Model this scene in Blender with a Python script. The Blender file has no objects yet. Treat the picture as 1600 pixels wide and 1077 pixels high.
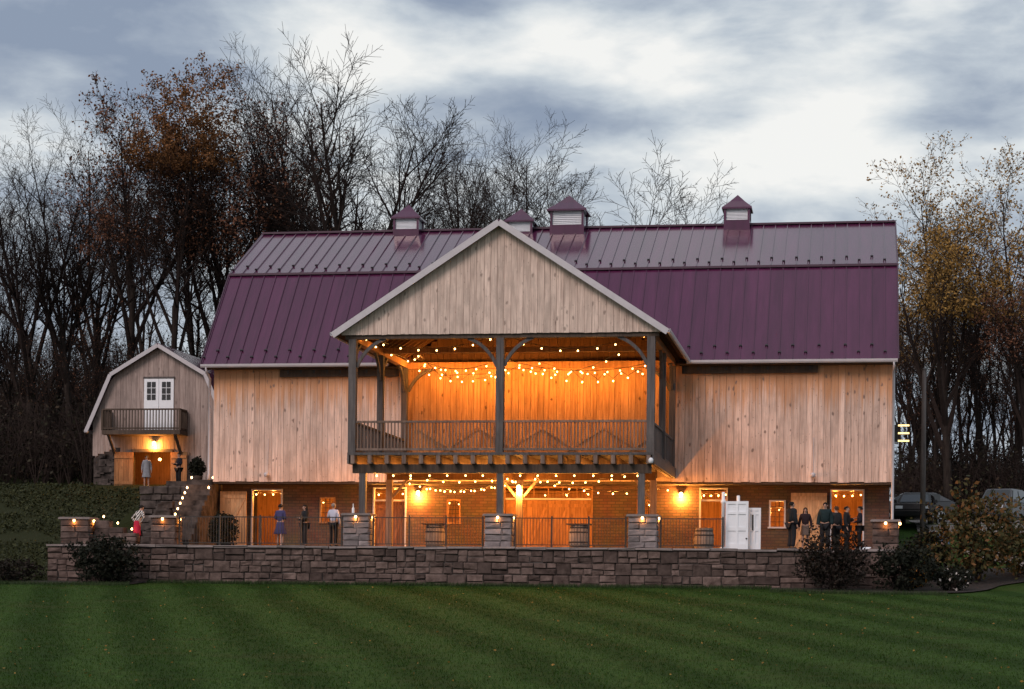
import bpy, math, random
import numpy as np
from mathutils import Matrix, Vector, Euler, noise as mnoise

# ------------------------------------------------------------------ camera, sky, sun, exposure
SC = bpy.context.scene
COL = SC.collection
F_PX, CX, CY = 3200.0, 800.0, 930.0
TH, ROLL = math.atan(530/F_PX), 0.0105
CAM = np.array([13.58, -78.84, -1.85])

cam_d = bpy.data.cameras.new('camera'); cam = bpy.data.objects.new('camera', cam_d); COL.objects.link(cam)
CAMROT = Matrix.Rotation(TH, 4, 'Z') @ Matrix.Rotation(math.pi/2, 4, 'X') @ Matrix.Rotation(ROLL, 4, 'Z')
cam.matrix_world = Matrix.Translation(Vector(CAM)) @ CAMROT
cam_d.sensor_width = 36; cam_d.lens = 36*F_PX/1600
cam_d.shift_x = 0; cam_d.shift_y = (CY-538.5)/1600
cam_d.clip_end = 3000
SC.camera = cam

SUN_EL, SUN_AZ = math.radians(38), math.radians(200)      # azimuth clockwise from +Y
w = bpy.data.worlds.new('World'); SC.world = w; w.use_nodes = True
SKY_STRENGTH, CLOUD_GAIN = 0.05, 0.80
def build_world():
    nt = w.node_tree; N = nt.nodes; L = nt.links; N.clear()
    out = N.new('ShaderNodeOutputWorld'); bg = N.new('ShaderNodeBackground'); L.new(bg.outputs[0], out.inputs[0])
    sky = N.new('ShaderNodeTexSky'); sky.sky_type = 'NISHITA'; sky.sun_disc = False
    sky.sun_elevation = math.radians(5); sky.sun_rotation = SUN_AZ
    tc = N.new('ShaderNodeTexCoord')
    def math_(op, a, b=None, c=None, clamp=False):
        n = N.new('ShaderNodeMath'); n.operation = op; n.use_clamp = clamp
        for i, v in enumerate((a, b, c)):
            if v is None: continue
            if hasattr(v, 'is_output'): L.new(v, n.inputs[i])
            else: n.inputs[i].default_value = v
        return n.outputs[0]
    mp = N.new('ShaderNodeMapping'); L.new(tc.outputs['Generated'], mp.inputs[0]); mp.inputs['Scale'].default_value = (1.0, 1.0, 2.6); mp.inputs['Rotation'].default_value = (0, math.radians(-9), 0)
    mp.inputs['Location'].default_value = (3.7, 1.2, 0.4)
    def noise(scale, det, rough, dist=0.0):
        n = N.new('ShaderNodeTexNoise'); L.new(mp.outputs[0], n.inputs['Vector'])
        n.inputs['Scale'].default_value = scale; n.inputs['Detail'].default_value = det
        n.inputs['Roughness'].default_value = rough; n.inputs['Distortion'].default_value = dist
        return n.outputs['Fac']
    big = noise(6.0, 7, 0.52, 0.35); fine = noise(19.0, 6, 0.55, 0.2)
    d = math_('MULTIPLY_ADD', big, 2.2, -0.75); d = math_('MULTIPLY_ADD', fine, 1.15, d); d = math_('SUBTRACT', d, 0.42)
    # cloud banks and gaps of blue grey in the part of the sky that the photograph shows
    def direc(px, py):
        v = CAMROT.to_3x3() @ Vector(((px-CX)/F_PX, -(py-CY)/F_PX, -1)); return v.normalized()
    for px, py, rad, amt in CLOUDS:
        dn = N.new('ShaderNodeVectorMath'); dn.operation = 'DISTANCE'
        nm = N.new('ShaderNodeVectorMath'); nm.operation = 'NORMALIZE'; L.new(tc.outputs['Generated'], nm.inputs[0])
        sc_ = N.new('ShaderNodeVectorMath'); sc_.operation = 'MULTIPLY'; L.new(nm.outputs[0], sc_.inputs[0]); sc_.inputs[1].default_value = (1, 1, 2.4)
        L.new(sc_.outputs[0], dn.inputs[0]); v_ = direc(px, py); dn.inputs[1].default_value = (v_.x, v_.y, v_.z*2.4)
        mr = N.new('ShaderNodeMapRange'); mr.interpolation_type = 'SMOOTHERSTEP'
        L.new(dn.outputs['Value'], mr.inputs[0]); mr.inputs[1].default_value = 0; mr.inputs[2].default_value = rad/F_PX
        mr.inputs[3].default_value = amt; mr.inputs[4].default_value = 0
        d = math_('ADD', d, mr.outputs[0])
    ramp = N.new('ShaderNodeValToRGB'); L.new(d, ramp.inputs[0]); e = ramp.color_ramp.elements
    e[0].position = 0.0; e[0].color = (0.29, 0.355, 0.475, 1)
    e[1].position = 1.0; e[1].color = (1.0, 1.0, 0.98, 1)
    for p, c in ((0.25, (0.395, 0.46, 0.565, 1)), (0.5, (0.57, 0.635, 0.71, 1)), (0.75, (0.80, 0.84, 0.865, 1))):
        x = e.new(p); x.color = c
    cl = N.new('ShaderNodeVectorMath'); cl.operation = 'SCALE'; L.new(ramp.outputs[0], cl.inputs[0]); cl.inputs['Scale'].default_value = CLOUD_GAIN
    sk = N.new('ShaderNodeVectorMath'); sk.operation = 'SCALE'; L.new(sky.outputs[0], sk.inputs[0]); sk.inputs['Scale'].default_value = SKY_STRENGTH
    mix = N.new('ShaderNodeMix'); mix.data_type = 'RGBA'
    mix.inputs['Factor'].default_value = 0.90
    L.new(sk.outputs[0], mix.inputs['A']); L.new(cl.outputs[0], mix.inputs['B'])
    L.new(mix.outputs['Result'], bg.inputs['Color']); bg.inputs['Strength'].default_value = 1.0
CLOUDS = [(120, 50, 420, -.5), (40, 200, 260, .3), (330, 70, 200, .05), (480, 60, 330, .3), (620, 100, 260, .25), (860, 60, 260, .35), (980, 110, 260, .4),
          (690, 15, 200, -.2), (760, 190, 260, -.4), (930, 200, 220, -.4), (1120, 175, 150, -.25), (1180, 255, 330, .28), (1330, 210, 200, .15), (1420, 60, 300, .02),
          (1520, 175, 200, -.35), (1250, 325, 170, -.3), (330, 130, 200, -.1), (500, 200, 200, .2)]
build_world()

sun_d = bpy.data.lights.new('sun', 'SUN'); sun_d.energy = 1.5; sun_d.angle = math.radians(25); sun_d.color = (1.0, 0.80, 0.73)
sun = bpy.data.objects.new('sun', sun_d); COL.objects.link(sun)
sdir = Vector((math.sin(SUN_AZ)*math.cos(SUN_EL), math.cos(SUN_AZ)*math.cos(SUN_EL), math.sin(SUN_EL)))
sun.rotation_euler = (-sdir).to_track_quat('-Z', 'Y').to_euler(); sun.location = sdir*60
SC.view_settings.view_transform = 'Standard'; SC.view_settings.look = 'None'
SC.view_settings.exposure = 0.3; SC.view_settings.gamma = 1.0; SC.view_settings.use_curve_mapping = False
SC.render.engine = 'CYCLES'; SC.cycles.use_denoising = True
SC.cycles.max_bounces = 6; SC.cycles.diffuse_bounces = 3; SC.cycles.glossy_bounces = 3; SC.cycles.transmission_bounces = 4
SC.cycles.sample_clamp_indirect = 4.0

# ------------------------------------------------------------------ helpers
CR = np.array(CAMROT.to_3x3())
def ray(px, py): return CR @ np.array([(px-CX)/F_PX, -(py-CY)/F_PX, -1.0])
def XZ(px, py, Y):
    d = ray(px, py); t = (Y-CAM[1])/d[1]; p = CAM+t*d; return float(p[0]), float(p[2])
def at(px, py, Y):
    x, z = XZ(px, py, Y); return Vector((x, Y, z))
RNG = random.Random(7)
WM = {}
def tag(o, label=None, cat=None, group=None, kind=None):
    if label: o['label'] = label
    if cat: o['category'] = cat
    if group: o['group'] = group
    if kind: o['kind'] = kind
    return o
def thing(name, loc, label, cat, group=None, parent=None):
    o = bpy.data.objects.new(name, None); o.empty_display_size = .3; COL.objects.link(o)
    m = Matrix.Translation(Vector(loc)); WM[o.name] = m
    if parent is not None: attach(o, parent, m)
    else: o.matrix_world = m
    tag(o, label, cat, group); return o
def attach(o, parent, world):
    if parent is not None:
        o.parent = parent; o.matrix_parent_inverse = WM[parent.name].inverted()
    o.matrix_basis = world; WM[o.name] = world
def mk(name, me, parent=None, world=None):
    o = bpy.data.objects.new(name, me); COL.objects.link(o)
    attach(o, parent, world if world is not None else Matrix.Identity(4)); return o
class MB:
    def __init__(s): s.v = []; s.f = []
    def add(s, vs, fs):
        n = len(s.v); s.v += [tuple(q) for q in vs]; s.f += [tuple(i+n for i in q) for q in fs]
    def box(s, x0, x1, y0, y1, z0, z1):
        s.add([(x0,y0,z0),(x1,y0,z0),(x1,y1,z0),(x0,y1,z0),(x0,y0,z1),(x1,y0,z1),(x1,y1,z1),(x0,y1,z1)],
              [(0,3,2,1),(4,5,6,7),(0,1,5,4),(1,2,6,5),(2,3,7,6),(3,0,4,7)])
    def tube(s, pts, rads, n=6, cap=False):
        base = len(s.v); P = [Vector(p) for p in pts]
        for i, p in enumerate(P):
            t = (P[min(i+1, len(P)-1)]-P[max(i-1, 0)]).normalized()
            u = t.cross(Vector((0, 0, 1)) if abs(t.z) < .9 else Vector((1, 0, 0))).normalized(); v = t.cross(u)
            for k in range(n):
                a = 2*math.pi*k/n; q = p+(u*math.cos(a)+v*math.sin(a))*rads[i]; s.v.append((q.x, q.y, q.z))
        for i in range(len(P)-1):
            for k in range(n):
                a = base+i*n+k; b = base+i*n+(k+1) % n; s.f.append((a, b, b+n, a+n))
        if cap:
            s.f.append(tuple(base+k for k in range(n))[::-1]); s.f.append(tuple(base+(len(P)-1)*n+k for k in range(n)))
    def lathe(s, prof, n=12, cx=0, cy=0, sx=1, sy=1, cap=True):
        base = len(s.v)
        for r, z in prof:
            for k in range(n):
                a = 2*math.pi*k/n; s.v.append((cx+r*sx*math.cos(a), cy+r*sy*math.sin(a), z))
        for i in range(len(prof)-1):
            for k in range(n):
                a = base+i*n+k; b = base+i*n+(k+1) % n; s.f.append((a, b, b+n, a+n))
        if cap:
            s.f.append(tuple(base+k for k in range(n))[::-1]); s.f.append(tuple(base+(len(prof)-1)*n+k for k in range(n)))
    def prism(s, poly, axis, a, b):
        """poly of 2D points; axis 'x': points are (y,z); 'y': (x,z); extruded from a to b"""
        n = len(poly)
        f = (lambda p, t: (t, p[0], p[1])) if axis == 'x' else ((lambda p, t: (p[0], t, p[1])) if axis == 'y' else (lambda p, t: (p[0], p[1], t)))
        s.add([f(p, a) for p in poly]+[f(p, b) for p in poly],
              [tuple(range(n))[::-1], tuple(range(n, 2*n))]+[(i, (i+1) % n, n+(i+1) % n, n+i) for i in range(n)])
    def mesh(s, name, mat, smooth=False):
        me = bpy.data.meshes.new(name); me.from_pydata(s.v, [], s.f); me.update()
        if mat: me.materials.append(mat)
        if smooth: me.polygons.foreach_set('use_smooth', [True]*len(me.polygons))
        return me
    def build(s, name, mat, parent=None, smooth=False, fix=False):
        me = s.mesh(name, mat, smooth)
        if fix:
            import bmesh
            bm = bmesh.new(); bm.from_mesh(me); bmesh.ops.recalc_face_normals(bm, faces=bm.faces); bm.to_mesh(me); bm.free()
        return mk(name, me, parent)
_cube = {}
def cube(mat, bev=0.0):
    key = (mat.name, bev)
    if key not in _cube:
        m = MB(); m.box(-.5, .5, -.5, .5, -.5, .5); _cube[key] = m.mesh('block_'+mat.name, mat)
    return _cube[key]
def box(name, x0, x1, y0, y1, z0, z1, mat, parent=None):
    W = Matrix.Translation(((x0+x1)/2, (y0+y1)/2, (z0+z1)/2)) @ Matrix.Diagonal((x1-x0, y1-y0, z1-z0, 1))
    return mk(name, cube(mat), parent, W)
def beam(name, p0, p1, wd, ht, mat, parent=None, up=(0, 0, 1)):
    p0 = Vector(p0); p1 = Vector(p1); t = (p1-p0); Ln = t.length; t.normalize()
    u = Vector(up)
    if abs(t.dot(u)) > .98: u = Vector((0, 1, 0))
    s = t.cross(u).normalized(); n = s.cross(t)
    M = Matrix(((t.x*Ln, s.x*wd, n.x*ht, 0), (t.y*Ln, s.y*wd, n.y*ht, 0), (t.z*Ln, s.z*wd, n.z*ht, 0), (0, 0, 0, 1)))
    return mk(name, cube(mat), parent, Matrix.Translation((p0+p1)/2) @ M)
def copy_tree(o, parent=None):
    c = o.copy(); COL.objects.link(c); c.parent = parent
    for ch in o.children: copy_tree(ch, c)
    return c

# ------------------------------------------------------------------ materials
MATS = {}
def base_mat(name):
    m = bpy.data.materials.new(name); m.use_nodes = True; nt = m.node_tree
    b = nt.nodes['Principled BSDF']; MATS[name] = m; return m, nt, b
def plain(name, col, rough=.7, var=.25, scale=6.0, bump=.15, metallic=0.0, spec=.4, rnd=.15, stretch=(1, 1, 1), col2=None, detail=5):
    """noise-varied colour over world position, plus a small per-object shift"""
    m, nt, b = base_mat(name); N = nt.nodes; L = nt.links
    geo = N.new('ShaderNodeNewGeometry'); mp = N.new('ShaderNodeMapping'); mp.inputs['Scale'].default_value = stretch
    L.new(geo.outputs['Position'], mp.inputs[0])
    oi = N.new('ShaderNodeObjectInfo')
    add = N.new('ShaderNodeVectorMath'); add.operation = 'MULTIPLY_ADD'
    cmb = N.new('ShaderNodeCombineXYZ')
    for i in range(3): L.new(oi.outputs['Random'], cmb.inputs[i])
    L.new(cmb.outputs[0], add.inputs[0]); add.inputs[1].default_value = (9, 7, 5); L.new(mp.outputs[0], add.inputs[2])
    nz = N.new('ShaderNodeTexNoise'); nz.inputs['Scale'].default_value = scale; nz.inputs['Detail'].default_value = detail; nz.inputs['Roughness'].default_value = .62
    L.new(add.outputs[0], nz.inputs['Vector'])
    r = N.new('ShaderNodeValToRGB'); L.new(nz.outputs['Fac'], r.inputs[0])
    c2 = col2 or tuple(min(1, c*(1+var)) for c in col); c1 = tuple(c*(1-var) for c in col)
    r.color_ramp.elements[0].position = .28; r.color_ramp.elements[0].color = (*c1, 1)
    r.color_ramp.elements[1].position = .72; r.color_ramp.elements[1].color = (*c2, 1)
    hsv = N.new('ShaderNodeHueSaturation'); L.new(r.outputs[0], hsv.inputs['Color'])
    mr = N.new('ShaderNodeMapRange'); L.new(oi.outputs['Random'], mr.inputs[0]); mr.inputs[3].default_value = 1-rnd; mr.inputs[4].default_value = 1+rnd
    L.new(mr.outputs[0], hsv.inputs['Value'])
    L.new(hsv.outputs[0], b.inputs['Base Color'])
    b.inputs['Roughness'].default_value = rough; b.inputs['Metallic'].default_value = metallic
    b.inputs['Specular IOR Level'].default_value = spec
    if name == 'purple_metal': b.inputs['Coat Weight'].default_value = .45; b.inputs['Coat Roughness'].default_value = .14
    if bump:
        bp = N.new('ShaderNodeBump'); bp.inputs['Strength'].default_value = bump; bp.inputs['Distance'].default_value = .03
        L.new(nz.outputs['Fac'], bp.inputs['Height']); L.new(bp.outputs[0], b.inputs['Normal'])
    return m
def wood(name, light, dark, knots=.5, rnd=.16, stain=None, rough=.85, warm=None, streak=1.0):
    """vertical boards: long grain, knots, weather streaks, each board its own tone"""
    m, nt, b = base_mat(name); N = nt.nodes; L = nt.links
    geo = N.new('ShaderNodeNewGeometry'); oi = N.new('ShaderNodeObjectInfo')
    off = N.new('ShaderNodeCombineXYZ')
    for i, k in enumerate((31., 17., 53.)):
        q = N.new('ShaderNodeMath'); q.operation = 'MULTIPLY'; L.new(oi.outputs['Random'], q.inputs[0]); q.inputs[1].default_value = k; L.new(q.outputs[0], off.inputs[i])
    ad = N.new('ShaderNodeVectorMath'); L.new(geo.outputs['Position'], ad.inputs[0]); L.new(off.outputs[0], ad.inputs[1])
    def nz(st, scale, det=6, rough_=.6):
        mp = N.new('ShaderNodeMapping'); mp.inputs['Scale'].default_value = st; L.new(ad.outputs[0], mp.inputs[0])
        n = N.new('ShaderNodeTexNoise'); L.new(mp.outputs[0], n.inputs['Vector']); n.inputs['Scale'].default_value = scale
        n.inputs['Detail'].default_value = det; n.inputs['Roughness'].default_value = rough_; return n.outputs['Fac']
    grain = nz((9, 9, .5), 1.6); blot = nz((1.4, 1.4, .8), 1.3, 4); st = nz((6, 6, .16), 1.1, 3)
    r = N.new('ShaderNodeValToRGB'); L.new(grain, r.inputs[0])
    r.color_ramp.elements[0].position = .3; r.color_ramp.elements[0].color = (*dark, 1)
    r.color_ramp.elements[1].position = .58; r.color_ramp.elements[1].color = (*light, 1)
    col = r.outputs[0]
    def mix(fac, c, blend='MIX'):
        nonlocal col
        x = N.new('ShaderNodeMix'); x.data_type = 'RGBA'; x.blend_type = blend
        if hasattr(fac, 'is_output'): L.new(fac, x.inputs['Factor'])
        else: x.inputs['Factor'].default_value = fac
        L.new(col, x.inputs['A'])
        if hasattr(c, 'is_output'): L.new(c, x.inputs['B'])
        else: x.inputs['B'].default_value = (*c, 1)
        col = x.outputs['Result']
    def rng(v, a, b_, lo=0., hi=1.):
        x = N.new('ShaderNodeMapRange'); x.interpolation_type = 'SMOOTHSTEP'; L.new(v, x.inputs[0])
        x.inputs[1].default_value = a; x.inputs[2].default_value = b_; x.inputs[3].default_value = lo; x.inputs[4].default_value = hi; return x.outputs[0]
    mix(rng(blot, .42, .72, 0, .6), tuple(c*.55 for c in light))
    mix(rng(st, .58, .78, 0, .55*streak), dark)
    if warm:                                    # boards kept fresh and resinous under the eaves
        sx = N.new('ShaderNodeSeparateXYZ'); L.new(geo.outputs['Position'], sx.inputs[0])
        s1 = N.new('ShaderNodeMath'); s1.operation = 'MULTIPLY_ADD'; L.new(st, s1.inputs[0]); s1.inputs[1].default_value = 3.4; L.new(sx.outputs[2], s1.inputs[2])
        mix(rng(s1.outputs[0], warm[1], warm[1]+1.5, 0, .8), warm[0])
    if knots:
        wn = N.new('ShaderNodeTexNoise'); wn.inputs['Scale'].default_value = 5; L.new(ad.outputs[0], wn.inputs['Vector'])
        wa = N.new('ShaderNodeVectorMath'); wa.operation = 'MULTIPLY_ADD'; L.new(wn.outputs['Color'], wa.inputs[0]); wa.inputs[1].default_value = (.12, .12, .12); L.new(ad.outputs[0], wa.inputs[2])
        for st_, sc, lo, hi, am in (((2.3, 2.3, 1.15), 1.35, .07, .20, knots), ((3.0, 3.0, 1.7), 2.1, .05, .16, knots*.7)):
            mp = N.new('ShaderNodeMapping'); mp.inputs['Scale'].default_value = st_; L.new(wa.outputs[0], mp.inputs[0])
            vo = N.new('ShaderNodeTexVoronoi'); vo.inputs['Scale'].default_value = sc; vo.inputs['Randomness'].default_value = 1; L.new(mp.outputs[0], vo.inputs['Vector'])
            sel = N.new('ShaderNodeSeparateColor'); L.new(vo.outputs['Color'], sel.inputs[0]); th = N.new('ShaderNodeMath'); th.operation = 'GREATER_THAN'; L.new(sel.outputs[0], th.inputs[0]); th.inputs[1].default_value = .18
            ml = N.new('ShaderNodeMath'); ml.operation = 'MULTIPLY'; L.new(rng(vo.outputs['Distance'], lo, hi, am, 0), ml.inputs[0]); L.new(th.outputs[0], ml.inputs[1])
            mix(ml.outputs[0], tuple(c*.45 for c in dark))
    hsv = N.new('ShaderNodeHueSaturation'); L.new(col, hsv.inputs['Color'])
    mr = N.new('ShaderNodeMapRange'); L.new(oi.outputs['Random'], mr.inputs[0]); mr.inputs[3].default_value = 1-rnd; mr.inputs[4].default_value = 1+rnd
    L.new(mr.outputs[0], hsv.inputs['Value']); L.new(hsv.outputs[0], b.inputs['Base Color'])
    b.inputs['Roughness'].default_value = rough; b.inputs['Specular IOR Level'].default_value = .25
    bp = N.new('ShaderNodeBump'); bp.inputs['Strength'].default_value = .35; bp.inputs['Distance'].default_value = .02
    L.new(grain, bp.inputs['Height']); L.new(bp.outputs[0], b.inputs['Normal'])
    return m
def glow(name, col, strength):
    m, nt, b = base_mat(name)
    b.inputs['Base Color'].default_value = (*col, 1); b.inputs['Emission Color'].default_value = (*col, 1); b.inputs['Emission Strength'].default_value = strength
    return m
def brick_mat(name, c1, c2, mortar, bw, bh):
    m, nt, b = base_mat(name); N = nt.nodes; L = nt.links
    geo = N.new('ShaderNodeNewGeometry'); sp = N.new('ShaderNodeSeparateXYZ'); L.new(geo.outputs['Position'], sp.inputs[0])
    cb = N.new('ShaderNodeCombineXYZ'); L.new(sp.outputs[0], cb.inputs[0]); L.new(sp.outputs[2], cb.inputs[1])
    br = N.new('ShaderNodeTexBrick'); L.new(cb.outputs[0], br.inputs['Vector']); br.inputs['Scale'].default_value = 1
    br.inputs['Brick Width'].default_value = bw; br.inputs['Row Height'].default_value = bh; br.inputs['Mortar Size'].default_value = .018
    br.inputs['Color1'].default_value = (*c1, 1); br.inputs['Color2'].default_value = (*c2, 1); br.inputs['Mortar'].default_value = (*mortar, 1)
    nz = N.new('ShaderNodeTexNoise'); nz.inputs['Scale'].default_value = 1.3; nz.inputs['Detail'].default_value = 6; L.new(geo.outputs['Position'], nz.inputs['Vector'])
    mx = N.new('ShaderNodeMix'); mx.data_type = 'RGBA'; mx.blend_type = 'MULTIPLY'; mx.inputs['Factor'].default_value = .6
    L.new(br.outputs['Color'], mx.inputs['A']); L.new(nz.outputs['Color'], mx.inputs['B']); L.new(mx.outputs['Result'], b.inputs['Base Color'])
    bp = N.new('ShaderNodeBump'); bp.inputs['Strength'].default_value = .5; bp.inputs['Distance'].default_value = .02; bp.invert = True
    L.new(br.outputs['Fac'], bp.inputs['Height']); L.new(bp.outputs[0], b.inputs['Normal']); b.inputs['Roughness'].default_value = .9
    return m
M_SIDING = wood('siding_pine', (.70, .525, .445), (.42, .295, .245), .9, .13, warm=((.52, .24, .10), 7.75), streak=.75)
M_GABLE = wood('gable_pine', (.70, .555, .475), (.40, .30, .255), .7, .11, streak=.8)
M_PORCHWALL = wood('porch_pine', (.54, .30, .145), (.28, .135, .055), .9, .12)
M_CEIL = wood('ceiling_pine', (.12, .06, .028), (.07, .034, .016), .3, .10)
M_UPPER_SHADE = wood('shade_darkened_pine', (.085, .042, .02), (.05, .024, .012), .2, .1)  # upper boards' dim light under the porch roof painted into a darker colour
M_SHED = wood('shed_pine', (.38, .305, .28), (.21, .16, .145), .6, .12)
M_TIMBER = wood('weathered_timber', (.125, .112, .11), (.058, .05, .05), .1, .12)
M_TIMBER_DK = wood('dark_timber', (.09, .065, .05), (.045, .032, .027), 0, .1)
M_RAIL = wood('rail_timber', (.22, .155, .125), (.11, .075, .06), 0, .15)
M_DOORWOOD = wood('door_wood', (.36, .185, .085), (.20, .095, .042), .4, .1)
M_LITDOOR = wood('lit_pale_door_wood', (.58, .35, .19), (.34, .19, .09), .4, .1)  # light wood, colour raised further to stand in for light falling on the plank doors
M_ROOF = plain('purple_metal', (.070, .0140, .047), .2, .22, 1.1, .03, 0, .38, .10, stretch=(2.6, .3, .3))
M_ROOF_TRIM = plain('dark_metal_trim', (.05, .018, .038), .4, .1, 2, .02, 0, .5, .05)
M_GUARD = plain('black_metal', (.018, .016, .018), .5, .1, 8, 0, 0, .5, .1)
M_TRIM = plain('pale_trim', (.46, .44, .47), .5, .08, 3, .03, 0, .5, .04)
M_WHITE = plain('white_paint', (.74, .77, .82), .45, .05, 4, .03, 0, .5, .04)
M_STONE = plain('wall_stone', (.082, .055, .048), .92, .45, 3.2, 1.0, 0, .2, .45, col2=(.155, .112, .10))
M_STONE2 = plain('pillar_stone', (.20, .172, .175), .9, .3, 4, .8, 0, .25, .2)
M_CAP = plain('cap_stone', (.20, .17, .165), .85, .2, 4, .4, 0, .3, .12)
M_MORTAR = plain('mortar', (.035, .028, .026), .95, .5, .55, .4, 0, .2, .02, col2=(.13, .115, .11))
M_RUBBLE = plain('rubble_stone', (.035, .028, .026), .95, .6, 2.2, 1.0, 0, .2, .15, col2=(.105, .085, .078), detail=2)
M_BRICK = brick_mat('lower_wall_masonry', (.115, .064, .042), (.165, .095, .062), (.08, .055, .042), .36, .13)
M_PAVE = brick_mat('terrace_paving', (.22, .18, .16), (.27, .22, .2), (.13, .11, .1), .6, .6)
M_IRON = plain('black_iron', (.02, .018, .018), .5, .2, 10, .05, 0, .5, .05)
M_BULB = glow('bulb_glow', (1.0, .60, .20), 11)
M_LAMP = glow('lamp_glow', (1.0, .60, .22), 9)
M_INLAMP = glow('room_lamp_glow', (1.0, .58, .20), 6)
M_SMALL = glow('path_bulb_glow', (1.0, .58, .25), 9)
M_CABLE = plain('cable', (.015, .013, .012), .6, .1, 10, 0)
M_BARK = plain('bark', (.030, .023, .020), .95, .45, 3, .8, 0, .15, .2, stretch=(2.5, 2.5, .5))
M_TWIG = plain('twig_bark', (.026, .019, .017), .95, .3, 4, 0, 0, .1, .2)
M_BARREL = wood('barrel_oak', (.32, .26, .22), (.17, .13, .11), 0, .1)
M_MULCH = plain('mulch', (.028, .021, .018), .95, .6, 14, .9)
M_LITTER = plain('leaf_litter', (.050, .034, .022), .95, .5, 3, .8, col2=(.075, .045, .025))
M_GRAVEL = plain('gravel', (.17, .15, .14), .95, .25, 9, .5)
def leaf_mat(name, c1, c2, c3=None, rough=.7):
    m, nt, b = base_mat(name); N = nt.nodes; L = nt.links
    geo = N.new('ShaderNodeNewGeometry'); r = N.new('ShaderNodeValToRGB'); L.new(geo.outputs['Random Per Island'], r.inputs[0])
    r.color_ramp.elements[0].color = (*c1, 1); r.color_ramp.elements[1].color = (*c2, 1)
    if c3: x = r.color_ramp.elements.new(.6); x.color = (*c3, 1)
    L.new(r.outputs[0], b.inputs['Base Color']); b.inputs['Roughness'].default_value = rough; b.inputs['Specular IOR Level'].default_value = .2
    return m
L_RUST = leaf_mat('rust_leaf', (.105, .045, .018), (.22, .10, .032))
L_BROWN = leaf_mat('brown_leaf', (.075, .034, .024), (.17, .072, .035))
L_GOLD = leaf_mat('gold_leaf', (.20, .11, .03), (.34, .20, .05))
L_DARK = leaf_mat('evergreen_leaf', (.005, .007, .004), (.013, .015, .008))
L_BARB = leaf_mat('dark_red_leaf', (.011, .007, .006), (.022, .013, .010), (.011, .010, .006))
L_GREEN = leaf_mat('ground_cover_leaf', (.014, .019, .006), (.038, .043, .014))
L_OLIVE = leaf_mat('autumn_shrub_leaf', (.022, .028, .010), (.15, .070, .025), (.055, .045, .013))
L_YEL = leaf_mat('yellow_flower', (.35, .19, .03), (.45, .16, .04))
L_PALE = leaf_mat('white_flower', (.5, .47, .46), (.32, .28, .26))
L_SCRUB = leaf_mat('scrub_leaf', (.020, .015, .010), (.045, .028, .016), (.022, .022, .012))

# ------------------------------------------------------------------ ground
def sm(a, b, x):
    t = min(1, max(0, (x-a)/(b-a))); return t*t*(3-2*t)
TER_L, TER_R = -18.45, 15.9
def height(x, y):
    lawn = -1.5+.053*max(y, -43.0) if y < 0 else -1.5
    if y <= 0: z = lawn
    else:
        left = -1.5+.217*min(y, 24) if y < 24 else 3.7+.0*(y-24)
        if y > 33: left += .135*(min(y, 105)-33)+1.5*mnoise.noise(Vector((x*.02, y*.02, 8)))*sm(40, 90, y)
        right = -1.5+.15*min(y, 22)+.05*max(0, y-22)
        t = sm(-16, 17, x); z = left*(1-t)+right*t
        up = 2.85+.05*(y-11); t2 = sm(-20.5, -17.6, x)*sm(10.6, 11.4, y)*(1-sm(14, 20, x)) if y < 33 and x < -14.5 else 0
        z = z*(1-t2)+max(up, z)*t2
    inside = (TER_L < x < TER_R and -.05 < y < 10.9) or (-14.75 < x < 15.0 and 10.8 < y < 28.0) or (-14.75 < x < TER_R and 10.8 < y < 11.5)
    if inside: return -2.0
    z += .10*mnoise.noise(Vector((x*.09, y*.09, 1.3)))*sm(0, 10, abs(y)+max(0, abs(x)-20))
    return z
def axis(lo, hi, dense_lo, dense_hi, step, far, extra):
    a = list(np.arange(dense_lo, dense_hi+.01, step)); p = dense_lo; s = step
    while p > lo: s *= far; p -= s; a.append(p)
    p = dense_hi; s = step
    while p < hi: s *= far; p += s; a.append(p)
    for e_ in extra: a += [e_-.02, e_+.02]
    return sorted(set(round(float(v), 3) for v in a))
gx = axis(-260, 260, -32, 32, 1.0, 1.15, [TER_L, TER_R, -14.75, 15.0])
gy = axis(-140, 420, -46, 50, 1.0, 1.15, [-.05, 10.8, 10.9, 11.5, 28.0])
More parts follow.
